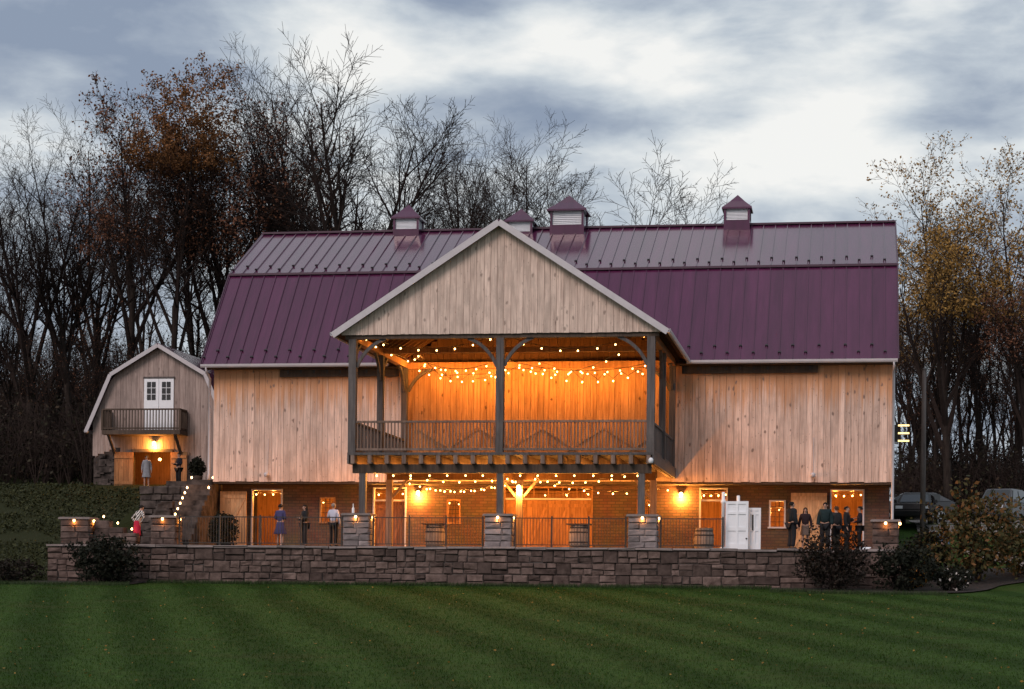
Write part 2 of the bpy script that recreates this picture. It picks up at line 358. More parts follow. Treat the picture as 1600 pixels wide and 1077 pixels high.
def lawn_mat():
    m, nt, b = base_mat('mown_lawn'); N = nt.nodes; L = nt.links
    geo = N.new('ShaderNodeNewGeometry')
    def nz(sc, det=5, st=(1, 1, 1)):
        mp = N.new('ShaderNodeMapping'); mp.inputs['Scale'].default_value = st; L.new(geo.outputs['Position'], mp.inputs[0])
        n = N.new('ShaderNodeTexNoise'); n.inputs['Scale'].default_value = sc; n.inputs['Detail'].default_value = det; n.inputs['Roughness'].default_value = .65; L.new(mp.outputs[0], n.inputs['Vector']); return n.outputs['Fac']
    dot = N.new('ShaderNodeVectorMath'); dot.operation = 'DOT_PRODUCT'; L.new(geo.outputs['Position'], dot.inputs[0]); dot.inputs[1].default_value = (.930, .367, 0)
    wob = N.new('ShaderNodeMath'); wob.operation = 'MULTIPLY_ADD'; L.new(nz(.22, 2), wob.inputs[0]); wob.inputs[1].default_value = 1.2; L.new(dot.outputs['Value'], wob.inputs[2])
    sn = N.new('ShaderNodeMath'); sn.operation = 'MULTIPLY'; L.new(wob.outputs[0], sn.inputs[0]); sn.inputs[1].default_value = math.pi/1.32
    s2 = N.new('ShaderNodeMath'); s2.operation = 'SINE'; L.new(sn.outputs[0], s2.inputs[0])
    mr = N.new('ShaderNodeMapRange'); mr.interpolation_type = 'SMOOTHSTEP'; L.new(s2.outputs[0], mr.inputs[0]); mr.inputs[1].default_value = -.85; mr.inputs[2].default_value = .85
    a = N.new('ShaderNodeMix'); a.data_type = 'RGBA'; L.new(mr.outputs[0], a.inputs['Factor'])
    a.inputs['A'].default_value = (.0165, .042, .004, 1); a.inputs['B'].default_value = (.031, .066, .011, 1)
    fine = nz(26, 6); midn = nz(3.2, 5); r = N.new('ShaderNodeMapRange'); L.new(fine, r.inputs[0]); r.inputs[1].default_value = .3; r.inputs[2].default_value = .7; r.inputs[3].default_value = .35; r.inputs[4].default_value = 1.65
    r2 = N.new('ShaderNodeMapRange'); L.new(midn, r2.inputs[0]); r2.inputs[1].default_value = .3; r2.inputs[2].default_value = .7; r2.inputs[3].default_value = .72; r2.inputs[4].default_value = 1.28
    rm = N.new('ShaderNodeMath'); rm.operation = 'MULTIPLY'; L.new(r.outputs[0], rm.inputs[0]); L.new(r2.outputs[0], rm.inputs[1])
    c = N.new('ShaderNodeVectorMath'); c.operation = 'SCALE'; L.new(a.outputs['Result'], c.inputs[0]); L.new(rm.outputs[0], c.inputs['Scale'])
    wn = nz(.55, 7, (.5, 1.3, 1)); wr = N.new('ShaderNodeMapRange'); wr.interpolation_type = 'SMOOTHSTEP'; L.new(wn, wr.inputs[0]); wr.inputs[1].default_value = .50; wr.inputs[2].default_value = .70; wr.inputs[3].default_value = 0; wr.inputs[4].default_value = .6
    d = N.new('ShaderNodeMix'); d.data_type = 'RGBA'; L.new(wr.outputs[0], d.inputs['Factor']); L.new(c.outputs[0], d.inputs['A']); d.inputs['B'].default_value = (.042, .052, .014, 1)
    # woodland floor beyond the buildings
    sp = N.new('ShaderNodeSeparateXYZ'); L.new(geo.outputs['Position'], sp.inputs[0])
    ym = N.new('ShaderNodeMath'); ym.operation = 'MULTIPLY_ADD'; L.new(nz(.3, 4), ym.inputs[0]); ym.inputs[1].default_value = 8; L.new(sp.outputs[1], ym.inputs[2])
    fr = N.new('ShaderNodeMapRange'); L.new(ym.outputs[0], fr.inputs[0]); fr.inputs[1].default_value = 32; fr.inputs[2].default_value = 38
    e2 = N.new('ShaderNodeMix'); e2.data_type = 'RGBA'; L.new(fr.outputs[0], e2.inputs['Factor']); L.new(d.outputs['Result'], e2.inputs['A']); e2.inputs['B'].default_value = (.034, .025, .018, 1)
    bx_ = N.new('ShaderNodeMapRange'); L.new(sp.outputs[0], bx_.inputs[0]); bx_.inputs[1].default_value = -13; bx_.inputs[2].default_value = -15
    by_ = N.new('ShaderNodeMapRange'); L.new(sp.outputs[1], by_.inputs[0]); by_.inputs[1].default_value = -.9; by_.inputs[2].default_value = .3
    bm_ = N.new('ShaderNodeMath'); bm_.operation = 'MULTIPLY'; L.new(bx_.outputs[0], bm_.inputs[0]); L.new(by_.outputs[0], bm_.inputs[1])
    e3 = N.new('ShaderNodeMix'); e3.data_type = 'RGBA'; L.new(bm_.outputs[0], e3.inputs['Factor']); L.new(e2.outputs['Result'], e3.inputs['A']); e3.inputs['B'].default_value = (.021, .025, .009, 1); e2 = e3   # rough dark bank
    L.new(e2.outputs['Result'], b.inputs['Base Color']); b.inputs['Roughness'].default_value = .95; b.inputs['Specular IOR Level'].default_value = .1
    bp = N.new('ShaderNodeBump'); bp.inputs['Strength'].default_value = .8; bp.inputs['Distance'].default_value = .05; L.new(fine, bp.inputs['Height']); L.new(bp.outputs[0], b.inputs['Normal'])
    return m
M_LAWN = lawn_mat()
g = MB(); nx, ny = len(gx), len(gy)
g.v = [(x, y, height(x, y)) for y in gy for x in gx]
g.f = [(j*nx+i, j*nx+i+1, (j+1)*nx+i+1, (j+1)*nx+i) for j in range(ny-1) for i in range(nx-1)]
tag(g.build('ground', M_LAWN, smooth=False), kind='structure')
t = MB(); t.prism([(TER_L+.25, .05), (TER_R-.1, .05), (TER_R-.1, 16.0), (-14.7, 16.0), (-14.7, 11.0), (TER_L+.25, 11.0)], 'z', -.35, 0)
tag(t.build('terrace', M_PAVE, fix=True), kind='structure')

# mulch bed and path on the right
def sheet(name, poly_pts, mat, dz):
    m = MB(); m.add([(x, y, height(x, y)+dz) for x, y in poly_pts], [tuple(range(len(poly_pts)))]); return m
def strip(name, left, right, mat, dz, n=24):
    """a sheet between two polylines that follows the ground"""
    def samp(pl, t):
        f = t*(len(pl)-1); i = min(int(f), len(pl)-2); u = f-i; return (pl[i][0]*(1-u)+pl[i+1][0]*u, pl[i][1]*(1-u)+pl[i+1][1]*u)
    m = MB(); k = 7
    for i in range(n+1):
        a = samp(left, i/n); b = samp(right, i/n)
        for j in range(k):
            u = j/(k-1); x = a[0]*(1-u)+b[0]*u; y = a[1]*(1-u)+b[1]*u; m.v.append((x, y, max(height(x, y), -1.9)+dz))
    for i in range(n):
        for j in range(k-1): a = i*k+j; m.f.append((a, a+1, a+k+1, a+k))
    return m
bed = strip('b', [(10.6, -.30), (13.0, -.30), (15.9, -.30), (16.4, 1.5), (17.2, 5.5), (21, 6.6)], [(10.6, -1.6), (12.5, -3.0), (15.5, -3.4), (17.8, -2.2), (19.2, 1.2), (21.6, 3.6)], M_MULCH, .05)
tag(bed.build('mulch_bed', M_MULCH), kind='structure')
bed2 = strip('b', [(-19.5, -.30), (-14.2, -.30)], [(-19.5, -2.2), (-14.2, -2.0)], M_MULCH, .05, 8)
tag(bed2.build('mulch_bed', M_MULCH), kind='structure')
pth = strip('p', [(17.8, 12), (20.2, 6.9), (23.5, 5.8), (34, 5.4)], [(19.3, 12.5), (21.2, 8.3), (24, 7.4), (34, 7.2)], M_GRAVEL, .05)
tag(pth.build('path', M_GRAVEL), kind='structure')
drv = strip('d', [(16.6, 18), (60, 18)], [(16.6, 34), (60, 34)], M_GRAVEL, .05, 40)
tag(drv.build('driveway', M_GRAVEL), kind='structure')

# ------------------------------------------------------------------ barn
YW = 10.0; BX0, BX1 = -14.85, 15.22
EAVE, BREAK, RIDGE = (9.4, 8.32), (13.5, 12.93), (19.0, 15.82)
PEAK_Z, PORCH_EZ, PORCH_HALF, PCX = 12.72, 8.42, 6.55, -0.08
barn = thing('barn', (0, YW, 0), 'large pine-board barn with purple standing seam gambrel roof and four cupolas', 'barn')
def porch_roof_z(x): return PEAK_Z-abs(x-PCX)*(PEAK_Z-PORCH_EZ)/PORCH_HALF
x = BX0; k = 0
while x < BX1-.05:
    wd = min(RNG.uniform(.24, .34), BX1-x)
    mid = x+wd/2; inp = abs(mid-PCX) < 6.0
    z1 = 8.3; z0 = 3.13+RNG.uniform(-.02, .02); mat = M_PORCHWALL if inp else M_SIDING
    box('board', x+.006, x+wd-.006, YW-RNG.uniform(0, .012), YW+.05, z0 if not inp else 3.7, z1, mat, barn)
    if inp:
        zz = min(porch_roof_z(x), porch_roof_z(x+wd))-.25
        if zz > 8.6: box('upper_board', x+.006, x+wd-.006, YW-.02-RNG.uniform(0, .01), YW+.03, 8.36, zz, M_UPPER_SHADE, barn)
    x += wd
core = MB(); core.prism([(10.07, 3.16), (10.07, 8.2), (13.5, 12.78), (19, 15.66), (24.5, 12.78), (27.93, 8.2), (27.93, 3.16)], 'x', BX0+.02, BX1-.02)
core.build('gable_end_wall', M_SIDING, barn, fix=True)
box('siding_sill', BX0, BX1, YW+.055, 11.3, 3.04, 3.15, M_TIMBER_DK, barn)
box('door_track', -11.74, -6.3, YW-.16, YW-.015, 7.80, 8.12, M_TIMBER_DK, barn)
box('door_track', 6.25, 12.07, YW-.16, YW-.015, 7.82, 8.14, M_TIMBER_DK, barn)
for i in range(9): box('track_bracket', 6.9+i*.6, 6.98+i*.6, YW-.2, YW-.162, 7.95, 8.1, M_GUARD, barn)
for i in range(7): box('track_bracket', -11.4+i*.6, -11.32+i*.6, YW-.2, YW-.162, 7.95, 8.1, M_GUARD, barn)
# standing seam panels
NP = 55; RX0, RX1 = -15.25, 15.42; PW = (RX1-RX0)/NP
pm = MB(); pm.prism([(0, 0), (PW, 0), (PW, .02), (.05, .02), (.05, .075), (.012, .075), (.012, .02), (0, .02)], 'y', 0, 1)
PANEL = pm.mesh('roof_panel', M_ROOF)
gm = MB(); gm.box(-.06, .06, -.035, .035, .02, .115); GUARD = gm.mesh('snow_guard', M_GUARD)
def slope_panel(x, a, b, t0=0.0, t1=1.0):
    dy, dz = b[0]-a[0], b[1]-a[1]; Ln = math.hypot(dy, dz); cy, cz = dy/Ln, dz/Ln
    L1 = Ln*(t1-t0)
    M = Matrix(((1, 0, 0, x), (0, cy*L1, -cz, a[0]+dy*t0), (0, cz*L1, cy, a[1]+dz*t0), (0, 0, 0, 1)))
    return M, Ln, cy, cz
for i in range(NP):
    x = RX0+i*PW; ax = min(abs(x-PCX), abs(x+PW-PCX)); t0 = 0.0
    if ax < PORCH_HALF-.05:
        zt = PEAK_Z-max(abs(x-PCX), abs(x+PW-PCX))*(PEAK_Z-PORCH_EZ)/PORCH_HALF
        t0 = max(0, min(.97, (zt-EAVE[1])/(BREAK[1]-EAVE[1])-.02))
    M, Ln, cy, cz = slope_panel(x, EAVE, BREAK, t0); mk('roof_panel', PANEL, barn, M)
    M2, L2, cy2, cz2 = slope_panel(x, (BREAK[0], BREAK[1]+.06), RIDGE); mk('roof_panel', PANEL, barn, M2)
    for (a, c, s, rows, lo) in ((EAVE, cy, cz, (.42, .86), t0*Ln), ((BREAK[0], BREAK[1]+.06), cy2, cz2, (.5, 1.0), -1)):
        d = rows[i % 2]
        if d < lo+.3: continue
        G = Matrix(((1, 0, 0, x+.03), (0, c, -s, a[0]+c*d), (0, s, c, a[1]+s*d), (0, 0, 0, 1))); mk('snow_guard', GUARD, barn, G)
rr = MB()
rr.add([(RX0, 19, 15.82), (RX1, 19, 15.82), (RX1, 24.5, 12.93), (RX0, 24.5, 12.93), (RX1, 28.6, 8.32), (RX0, 28.6, 8.32)], [(0, 1, 2, 3), (3, 2, 4, 5)]); rr.build('rear_roof', M_ROOF, barn)
beam('break_flashing', (RX0, 13.44, 12.98), (RX1, 13.44, 12.98), .16, .10, M_ROOF_TRIM, barn)
beam('ridge_cap', (RX0-.03, 19, 15.88), (RX1+.03, 19, 15.88), .34, .09, M_ROOF_TRIM, barn)
for xx in (RX0-.03, RX1+.03):
    beam('rake_trim', (xx, EAVE[0]-.05, EAVE[1]-.06), (xx, BREAK[0], BREAK[1]-.02), .06, .24, M_ROOF_TRIM, barn)
    beam('rake_trim', (xx, BREAK[0], BREAK[1]-.02), (xx, RIDGE[0], RIDGE[1]-.04), .06, .24, M_ROOF_TRIM, barn)
def gutter(name, p0, p1, parent, n=6):
    p0 = Vector(p0); p1 = Vector(p1); d = (p1-p0).normalized(); s = d.cross(Vector((0, 0, 1)))
    m = MB(); prof = [(-.07, .07), (-.075, -.02), (-.04, -.075), (.04, -.075), (.075, -.02), (.085, .07), (.06, .07), (.055, -.01), (.03, -.05), (-.03, -.05), (-.055, -.01), (-.055, .07)]
    vs = [p+s*a+Vector((0, 0, b_)) for p in (p0, p1) for a, b_ in prof]; k = len(prof)
    m.add(vs, [(i, (i+1) % k, k+(i+1) % k, k+i) for i in range(k)]+[tuple(range(k))[::-1], tuple(range(k, 2*k))])
    return m.build(name, M_TRIM, parent, fix=True)
gutter('gutter', (RX0, 9.30, 8.26), (PCX-PORCH_HALF-.02, 9.30, 8.26), barn)
gutter('gutter', (PCX+PORCH_HALF+.02, 9.30, 8.26), (RX1, 9.30, 8.26), barn)
box('soffit', RX0+.05, PCX-PORCH_HALF+.3, 9.42, YW-.02, 8.15, 8.19, M_TIMBER_DK, barn)
box('soffit', PCX+PORCH_HALF-.3, RX1-.05, 9.42, YW-.02, 8.15, 8.19, M_TIMBER_DK, barn)
for xx, zb in ((-15.0, 3.2), (15.27, .4)):
    m = MB(); m.tube([(xx, 9.3, 8.2), (xx, 9.3, 8.02), (xx, 9.88, 7.75), (xx, 9.88, zb+.25), (xx, 9.80, zb)], [.06]*5, 8, True); m.build('downspout', M_TRIM, barn, True)
# cupolas
def cupola(cx, half, zb, zr, za, label=None):
    c = thing('cupola', (cx, 19, 15.5), None, None, parent=barn)
    box('base', cx-half*1.06, cx+half*1.06, 19-half*1.06, 19+half*1.06, zb-.1, zb+(zr-zb)*.48, M_ROOF, c)
    b0 = zb+(zr-zb)*.48
    lv = MB(); lv.box(cx-half*.86, cx+half*.86, 19-half*.86, 19+half*.86, b0, zr)
    n = 7
    for k in range(n):
        z = b0+.03+(zr-b0-.06)*k/n; hh = (zr-b0-.06)/n; h2 = half*.95
        lv.prism([(19-half*.86, z+hh*.9), (19-h2, z), (19-h2, z+hh*.35), (19-half*.86, z+hh)], 'x', cx-half*.9, cx+half*.9)
        lv.prism([(cx+half*.86, z+hh*.9), (cx+h2, z), (cx+h2, z+hh*.35), (cx+half*.86, z+hh)], 'y', 19-half*.9, 19+half*.9)
    lv.build('louvre', M_WHITE, c, fix=True)
    for sx in (-1, 1):
        for sy in (-1, 1):
            box('corner_post', cx+sx*half*.97-.055, cx+sx*half*.97+.055, 19+sy*half*.97-.055, 19+sy*half*.97+.055, b0, zr, M_ROOF, c)
    h = half*1.22; m = MB()
    m.add([(cx-h, 19-h, zr), (cx+h, 19-h, zr), (cx+h, 19+h, zr), (cx-h, 19+h, zr), (cx-h, 19-h, zr+.08), (cx+h, 19-h, zr+.08), (cx+h, 19+h, zr+.08), (cx-h, 19+h, zr+.08)]
          + [(cx-h*.5, 19-h*.5, zr+.08+(za-zr)*.42), (cx+h*.5, 19-h*.5, zr+.08+(za-zr)*.42), (cx+h*.5, 19+h*.5, zr+.08+(za-zr)*.42), (cx-h*.5, 19+h*.5, zr+.08+(za-zr)*.42), (cx, 19, za)],
          [(0, 3, 2, 1)]+[(i, (i+1) % 4, 4+(i+1) % 4, 4+i) for i in range(4)]+[(4+i, 4+(i+1) % 4, 8+(i+1) % 4, 8+i) for i in range(4)]+[(8+i, 8+(i+1) % 4, 12) for i in range(4)])
    m.build('cupola_roof', M_ROOF, c)
cupola(-7.93, .60, 15.40, 16.36, 17.17)
cupola(-2.35, .60, 15.20, 16.10, 16.86)
cupola(-.02, .78, 15.27, 16.55, 17.45)
cupola(8.06, .58, 15.50, 16.52, 17.30)

# lower storey: masonry with openings, one lit room behind
YL = 11.3
opens = [(-13.43, -11.96, 0, 2.86), (-10.22, -9.5, 1.38, 2.5), (-7.75, -6.2, 0, 2.95), (-4.35, -3.72, 1.38, 2.42), (-1.78, 2.24, 0, 3.0),
         (4.2, 5.0, 1.30, 2.42), (6.95, 8.2, 0, 2.95), (10.0, 10.72, 1.25, 2.42), (12.63, 14.1, 0, 2.9)]
lw = MB(); px_ = BX0+.05
for (a, b_, z0, z1) in opens:
    lw.box(px_, a, YL, YL+.4, 0, 3.04)
    if z0 > 0: lw.box(a, b_, YL, YL+.4, 0, z0)
    lw.box(a, b_, YL, YL+.4, z1, 3.04)
    px_ = b_
lw.box(px_, BX1-.05, YL, YL+.4, 0, 3.04)
lw.build('lower_wall', M_BRICK, barn)
box('end_wall', BX0+.06, BX0+.4, YL+.4, 27.9, -1.6, 3.04, M_RUBBLE, barn)
box('end_wall', BX1-.4, BX1-.06, YL+.4, 27.9, -1.6, 3.04, M_RUBBLE, barn)
box('room_wall', BX0+.4, BX1-.4, 15.7, 15.85, 0, 3.04, M_DOORWOOD, barn)
box('room_ceiling', BX0+.4, BX1-.4, YL+.4, 15.7, 3.05, 3.12, M_CEIL, barn)
for i, (a, b_, z0, z1) in enumerate(opens):
    win = z0 > 0
    fr = thing('window' if win else 'doorway', ((a+b_)/2, YL, z0), None, None, parent=barn)
    mt = M_TRIM if i in (0, 7, 6, 8, 2) else M_DOORWOOD
    tk = .07
    box('frame', a, a+tk, YL-.05, YL+.12, z0, z1, mt, fr); box('frame', b_-tk, b_, YL-.05, YL+.12, z0, z1, mt, fr)
    box('frame', a+tk, b_-tk, YL-.05, YL+.12, z1-tk, z1, mt, fr)
    if win:
        box('sill', a-.05, b_+.05, YL-.09, YL+.12, z0-.07, z0, mt, fr)
        for k in (1, 2): box('muntin', a+tk+(b_-a-2*tk)*k/3-.012, a+tk+(b_-a-2*tk)*k/3+.012, YL+.02, YL+.06, z0, z1-tk, M_TIMBER_DK, fr)
        for k in range(1, 5): box('muntin', a+tk, b_-tk, YL+.025, YL+.055, z0+(z1-z0-tk)*k/5-.012, z0+(z1-z0-tk)*k/5+.012, M_TIMBER_DK, fr)
def board_door(name, x0, x1, y, z0, z1, parent, mat=M_DOORWOOD, n=5, brace=True):
    d = thing(name, ((x0+x1)/2, y, z0), None, None, parent=parent)
    for k in range(n):
        a = x0+(x1-x0)*k/n; box('plank', a+.004, a+(x1-x0)/n-.004, y, y+.045, z0, z1, mat, d)
    if brace:
        box('rail', x0+.02, x1-.02, y-.03, y-.001, z0+.15, z0+.3, mat, d); box('rail', x0+.02, x1-.02, y-.03, y-.001, z1-.3, z1-.15, mat, d)
        beam('brace', (x0+.1, y-.016, z0+.3), (x1-.1, y-.016, z1-.3), .028, .12, mat, d, up=(0, 1, 0)) if False else beam('brace', (x0+.12, y-.017, z0+.34), (x1-.12, y-.017, z1-.34), .026, .12, mat, d)
    return d
board_door('plank_door', -14.75, -13.5, 10.75, .04, 2.72, barn, M_LITDOOR)
board_door('plank_door', 10.95, 12.5, 10.95, .04, 2.72, barn, M_LITDOOR)
# fixed glazed or boarded leaves inside the door openings
def leaf(x0, x1, y, z1, mat, parent): return board_door('door_leaf', x0, x1, y, .03, z1, parent, mat, 4, True)
M_REDDOOR = wood('brown_door', (.20, .09, .05), (.10, .045, .027), 0, .1)
leaf(-7.66, -6.98, YL+.15, 2.3, M_REDDOOR, barn); leaf(-6.97, -6.28, YL+.15, 2.3, M_REDDOOR, barn)
for a, b_ in ((-1.7, -.75), (-.73, .22), (.24, 1.19), (1.21, 2.16)): leaf(a, b_, YL+.15, 2.38, M_DOORWOOD, barn)
box('transom_bar', -1.71, 2.17, YL+.0, YL+.12, 2.40, 2.48, M_TRIM, barn)
box('transom_bar', -7.67, -6.27, YL+.0, YL+.12, 2.32, 2.40, M_TRIM, barn)
box('transom_bar', 7.03, 8.12, YL+.0, YL+.12, 2.36, 2.44, M_TRIM, barn)
for k in range(1, 6): box('transom_muntin', -1.71+3.88*k/6-.02, -1.71+3.88*k/6+.02, YL+.02, YL+.08, 2.48, 2.93, M_DOORWOOD, barn)
for fx, fz in ((-12.3, 3.45), (11.9, 3.45)):
    fl = thing('floodlight', (fx, YW-.15, fz), None, None, parent=barn)
    box('bracket', fx-.03, fx+.03, YW-.14, YW-.013, fz+.0, fz+.06, M_WHITE, fl)
    m = MB(); m.lathe([(.05, fz-.12), (.10, fz-.1), (.12, fz+.02), (.06, fz+.08)], 10, fx, YW-.2); m.build('hood', M_TRIM, fl, True)
    m = MB(); m.tube([(fx+.02, YW-.03, fz+.06), (fx+.02, YW-.03, fz+1.6)], [.015, .015], 5, True); m.build('conduit', M_TRIM, fl)
# lamp with three lit slats on the right-hand gable end
sl = thing('louvred_lamp', (15.75, 12, 4.9), None, None, parent=barn)
box('mount', 15.23, 15.50, 11.95, 12.05, 5.0, 5.75, M_GUARD, sl); box('back_plate', 15.46, 15.52, 11.94, 12.04, 4.9, 5.85, M_GUARD, sl)
for z in (5.72, 5.38, 5.05): box('lit_slat', 15.52, 16.0, 11.93, 11.999, z-.035, z+.035, glow('slat_glow', (1, .72, .30), 1.6) if 'slat_glow' not in MATS else MATS['slat_glow'], sl)

# ------------------------------------------------------------------ porch
porch = thing('porch', (0, 0, 0), 'two-storey open timber porch with a pine gable, hung with string lights', 'porch')
PXL, PXM, PXR = -5.98, -.06, 5.86
for xx in (PXL, PXM, PXR): box('post', xx-.15, xx+.15, .0, .3, 3.72, 8.2, M_TIMBER, porch)
for xx in (PXL, PXR):
    for yy in (5.0, 9.65): box('post', xx-.13, xx+.13, yy-.13, yy+.13, 3.72, 8.12, M_TIMBER, porch)
box('front_beam', PXL-.3, PXR+.3, .02, .28, 8.2, 8.42, M_TIMBER_DK, porch)
for xx in (PXL, PXR): box('plate_beam', xx-.13, xx+.13, .28, 9.9, 8.12, 8.40, M_DOORWOOD, porch)
box('back_beam', PXL+.13, PXR-.13, 9.74, 9.97, 8.1, 8.38, M_DOORWOOD, porch)
box('tie_beam', PXL+.13, PXR-.13, 4.9, 5.1, 8.22, 8.44, M_DOORWOOD, porch)
def knee(px0, pz0, dx, dz, y, dy=0.0, mat=M_TIMBER):
    """curved knee brace from the post at px0 up to the beam"""
    m = MB(); n = 6; wd = .11; out = []
    for i in range(n+1):
        a = i/n*math.pi/2; u = 1-math.cos(a); v = math.sin(a)
        u = .55*u+.45*i/n; v = .55*v+.45*i/n
        out.append((u, v))
    vs = []
    for k, (u, v) in enumerate(out):
        a, b_ = out[max(k-1, 0)], out[min(k+1, n)]; tu, tv = b_[0]-a[0], b_[1]-a[1]; l = math.hypot(tu, tv); nu, nv = -tv/l*.065, tu/l*.065
        for s in (-1, 1):
            for q in (-1, 1):
                uu, vv = u+nu*s/max(abs(dx or dy), .5), v+nv*s/abs(dz)
                if dy: vs.append((px0+q*wd/2, y+dy*uu, pz0+dz*vv))
                else: vs.append((px0+dx*uu, y+q*wd/2, pz0+dz*vv))
    fs = []
    for k in range(n):
        a = k*4
        for i, j in ((0, 1), (1, 3), (3, 2), (2, 0)): fs.append((a+i, a+j, a+4+j, a+4+i))
    fs += [(0, 1, 3, 2), (n*4, n*4+2, n*4+3, n*4+1)]
    m.add(vs, fs); m.build('knee_brace', mat, porch, fix=True)
knee(PXL+.15, 7.1, 1.15, 1.12, .15); knee(PXM-.15, 7.1, -1.15, 1.12, .15); knee(PXM+.15, 7.1, 1.15, 1.12, .15); knee(PXR-.15, 7.1, -1.15, 1.12, .15)
for xx in (PXL, PXR):
    knee(xx, 7.1, 0, 1.05, .3, 1.05); knee(xx, 7.1, 0, 1.05, 4.87, -1.05); knee(xx, 7.1, 0, 1.05, 5.13, 1.05); knee(xx, 7.1, 0, 1.05, 9.52, -1.05)
knee(PXL+.13, 7.1, 1.05, 1.0, 9.82); knee(PXR-.13, 7.1, -1.05, 1.0, 9.82)
# gable boards
x = PCX-PORCH_HALF+.22
while x < PCX+PORCH_HALF-.25:
    wd = min(RNG.uniform(.23, .32), PCX+PORCH_HALF-.22-x); a, b_ = x+.005, x+wd-.005
    za, zb = porch_roof_z(a)-.14, porch_roof_z(b_)-.14
    yf = -.06-RNG.uniform(0, .012)
    poly = [(a, 8.36+RNG.uniform(-.02, .02)), (b_, 8.36), (b_, max(zb, 8.40)), (a, max(za, 8.40))]
    if a < PCX < b_: poly = poly[:3]+[(PCX, PEAK_Z-.14)]+poly[3:]
    m = MB(); m.prism(poly, 'y', yf, -.005); m.build('gable_board', M_GABLE, porch, fix=True); x += wd
# roof
sl_ = (PEAK_Z-PORCH_EZ)/PORCH_HALF
def mainY(z): return EAVE[0]+(z-EAVE[1])/(BREAK[1]-EAVE[1])*(BREAK[0]-EAVE[0])
for s in (-1, 1):
    ex = PCX+s*PORCH_HALF; yv = mainY(PEAK_Z)+.15
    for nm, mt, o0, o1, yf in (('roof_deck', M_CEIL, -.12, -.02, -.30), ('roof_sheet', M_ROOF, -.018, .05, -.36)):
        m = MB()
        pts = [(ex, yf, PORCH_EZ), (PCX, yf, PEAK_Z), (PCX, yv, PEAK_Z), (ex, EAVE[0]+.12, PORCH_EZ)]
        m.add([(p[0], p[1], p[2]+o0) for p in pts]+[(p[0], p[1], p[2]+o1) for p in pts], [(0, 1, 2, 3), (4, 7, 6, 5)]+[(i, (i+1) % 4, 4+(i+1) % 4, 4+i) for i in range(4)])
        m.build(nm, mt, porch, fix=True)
    beam('rake_trim', (ex+s*.06, -.42, PORCH_EZ-.11), (PCX, -.42, PEAK_Z-.07), .05, .24, M_TRIM, porch)
    gutter('gutter', (ex+s*.08, -.44, PORCH_EZ-.06), (ex+s*.08, 9.3, PORCH_EZ-.10), porch)
    for k in range(16):
        yy = .55+k*.60
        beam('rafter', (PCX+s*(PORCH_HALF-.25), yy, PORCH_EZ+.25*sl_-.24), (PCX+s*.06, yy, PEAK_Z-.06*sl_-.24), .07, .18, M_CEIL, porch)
# deck, joists, beams, lower posts
box('deck', PXL-.16, PXR+.16, -.02, 9.98, 3.62, 3.72, M_TIMBER, porch)
NJ = 18
for k in range(NJ):
    xx = PXL+.05+(PXR-PXL-.1)*k/(NJ-1); box('joist', xx-.08, xx+.08, -.01, 9.95, 3.28, 3.618, M_RAIL, porch)
box('joist', PXL-.165, PXL-.09, -.01, 9.95, 3.28, 3.618, M_TIMBER, porch); box('joist', PXR+.09, PXR+.165, -.01, 9.95, 3.28, 3.618, M_TIMBER, porch)
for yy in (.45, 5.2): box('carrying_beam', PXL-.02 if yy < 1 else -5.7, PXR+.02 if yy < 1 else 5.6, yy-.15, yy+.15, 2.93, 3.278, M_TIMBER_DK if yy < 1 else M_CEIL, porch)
LPX = (-5.6, -.06, 5.5)
for xx in LPX:
    box('lower_post', xx-.13, xx+.13, .32, .58, 1.32, 2.93, M_TIMBER, porch)
    box('lower_post', xx-.13, xx+.13, 5.07, 5.33, 0.0, 2.93, M_RAIL, porch)
for xx, s in ((-5.6, 1), (-.06, -1), (-.06, 1), (5.5, -1)): beam('lower_brace', (xx+s*.12, 5.2, 2.2), (xx+s*.75, 5.2, 2.94), .09, .1, M_RAIL, porch)
# railing
def railing(parent, p0, p1, z0, z1, mat, step=.135, pk=.042, name='railing'):
    p0 = Vector(p0); p1 = Vector(p1); d = p1-p0; Ln = d.length; d.normalize()
    r = thing(name, tuple((p0+p1)/2), None, None, parent=parent)
    beam('top_rail', (p0.x, p0.y, z1-.04), (p1.x, p1.y, z1-.04), .11, .08, mat, r); beam('bottom_rail', (p0.x, p0.y, z0+.13), (p1.x, p1.y, z0+.13), .08, .09, mat, r)
    n = int(Ln/step); ang = math.atan2(d.y, d.x)
    for k in range(n):
        q = p0+d*(Ln*(k+.5)/n)
        W = Matrix.Translation((q.x, q.y, (z0+.175+z1-.08)/2)) @ Matrix.Rotation(ang, 4, 'Z') @ Matrix.Diagonal((pk, pk, z1-.08-z0-.175, 1))
        mk('picket', cube(mat), r, W)
    return r
railing(porch, (PXL+.15, .12, 0), (PXM-.15, .12, 0), 3.72, 4.98, M_RAIL); railing(porch, (PXM+.15, .12, 0), (PXR-.15, .12, 0), 3.72, 4.98, M_RAIL)
for xx in (PXL, PXR): railing(porch, (xx, .3, 0), (xx, 4.87, 0), 3.72, 4.98, M_TIMBER); railing(porch, (xx, 5.13, 0), (xx, 9.52, 0), 3.72, 4.98, M_TIMBER)
# diagonal battens on the upper barn doors behind the railing
for a, b_ in ((-5.4, -2.7), (-2.6, .1), (.2, 2.8), (2.9, 5.5)):
    beam('door_batten', (a, 9.968, 3.85), (b_, 9.968, 5.5), .03, .13, M_PORCHWALL, barn); beam('door_batten', (a, 9.938, 5.5), (b_, 9.938, 3.85), .02, .13, M_PORCHWALL, barn)
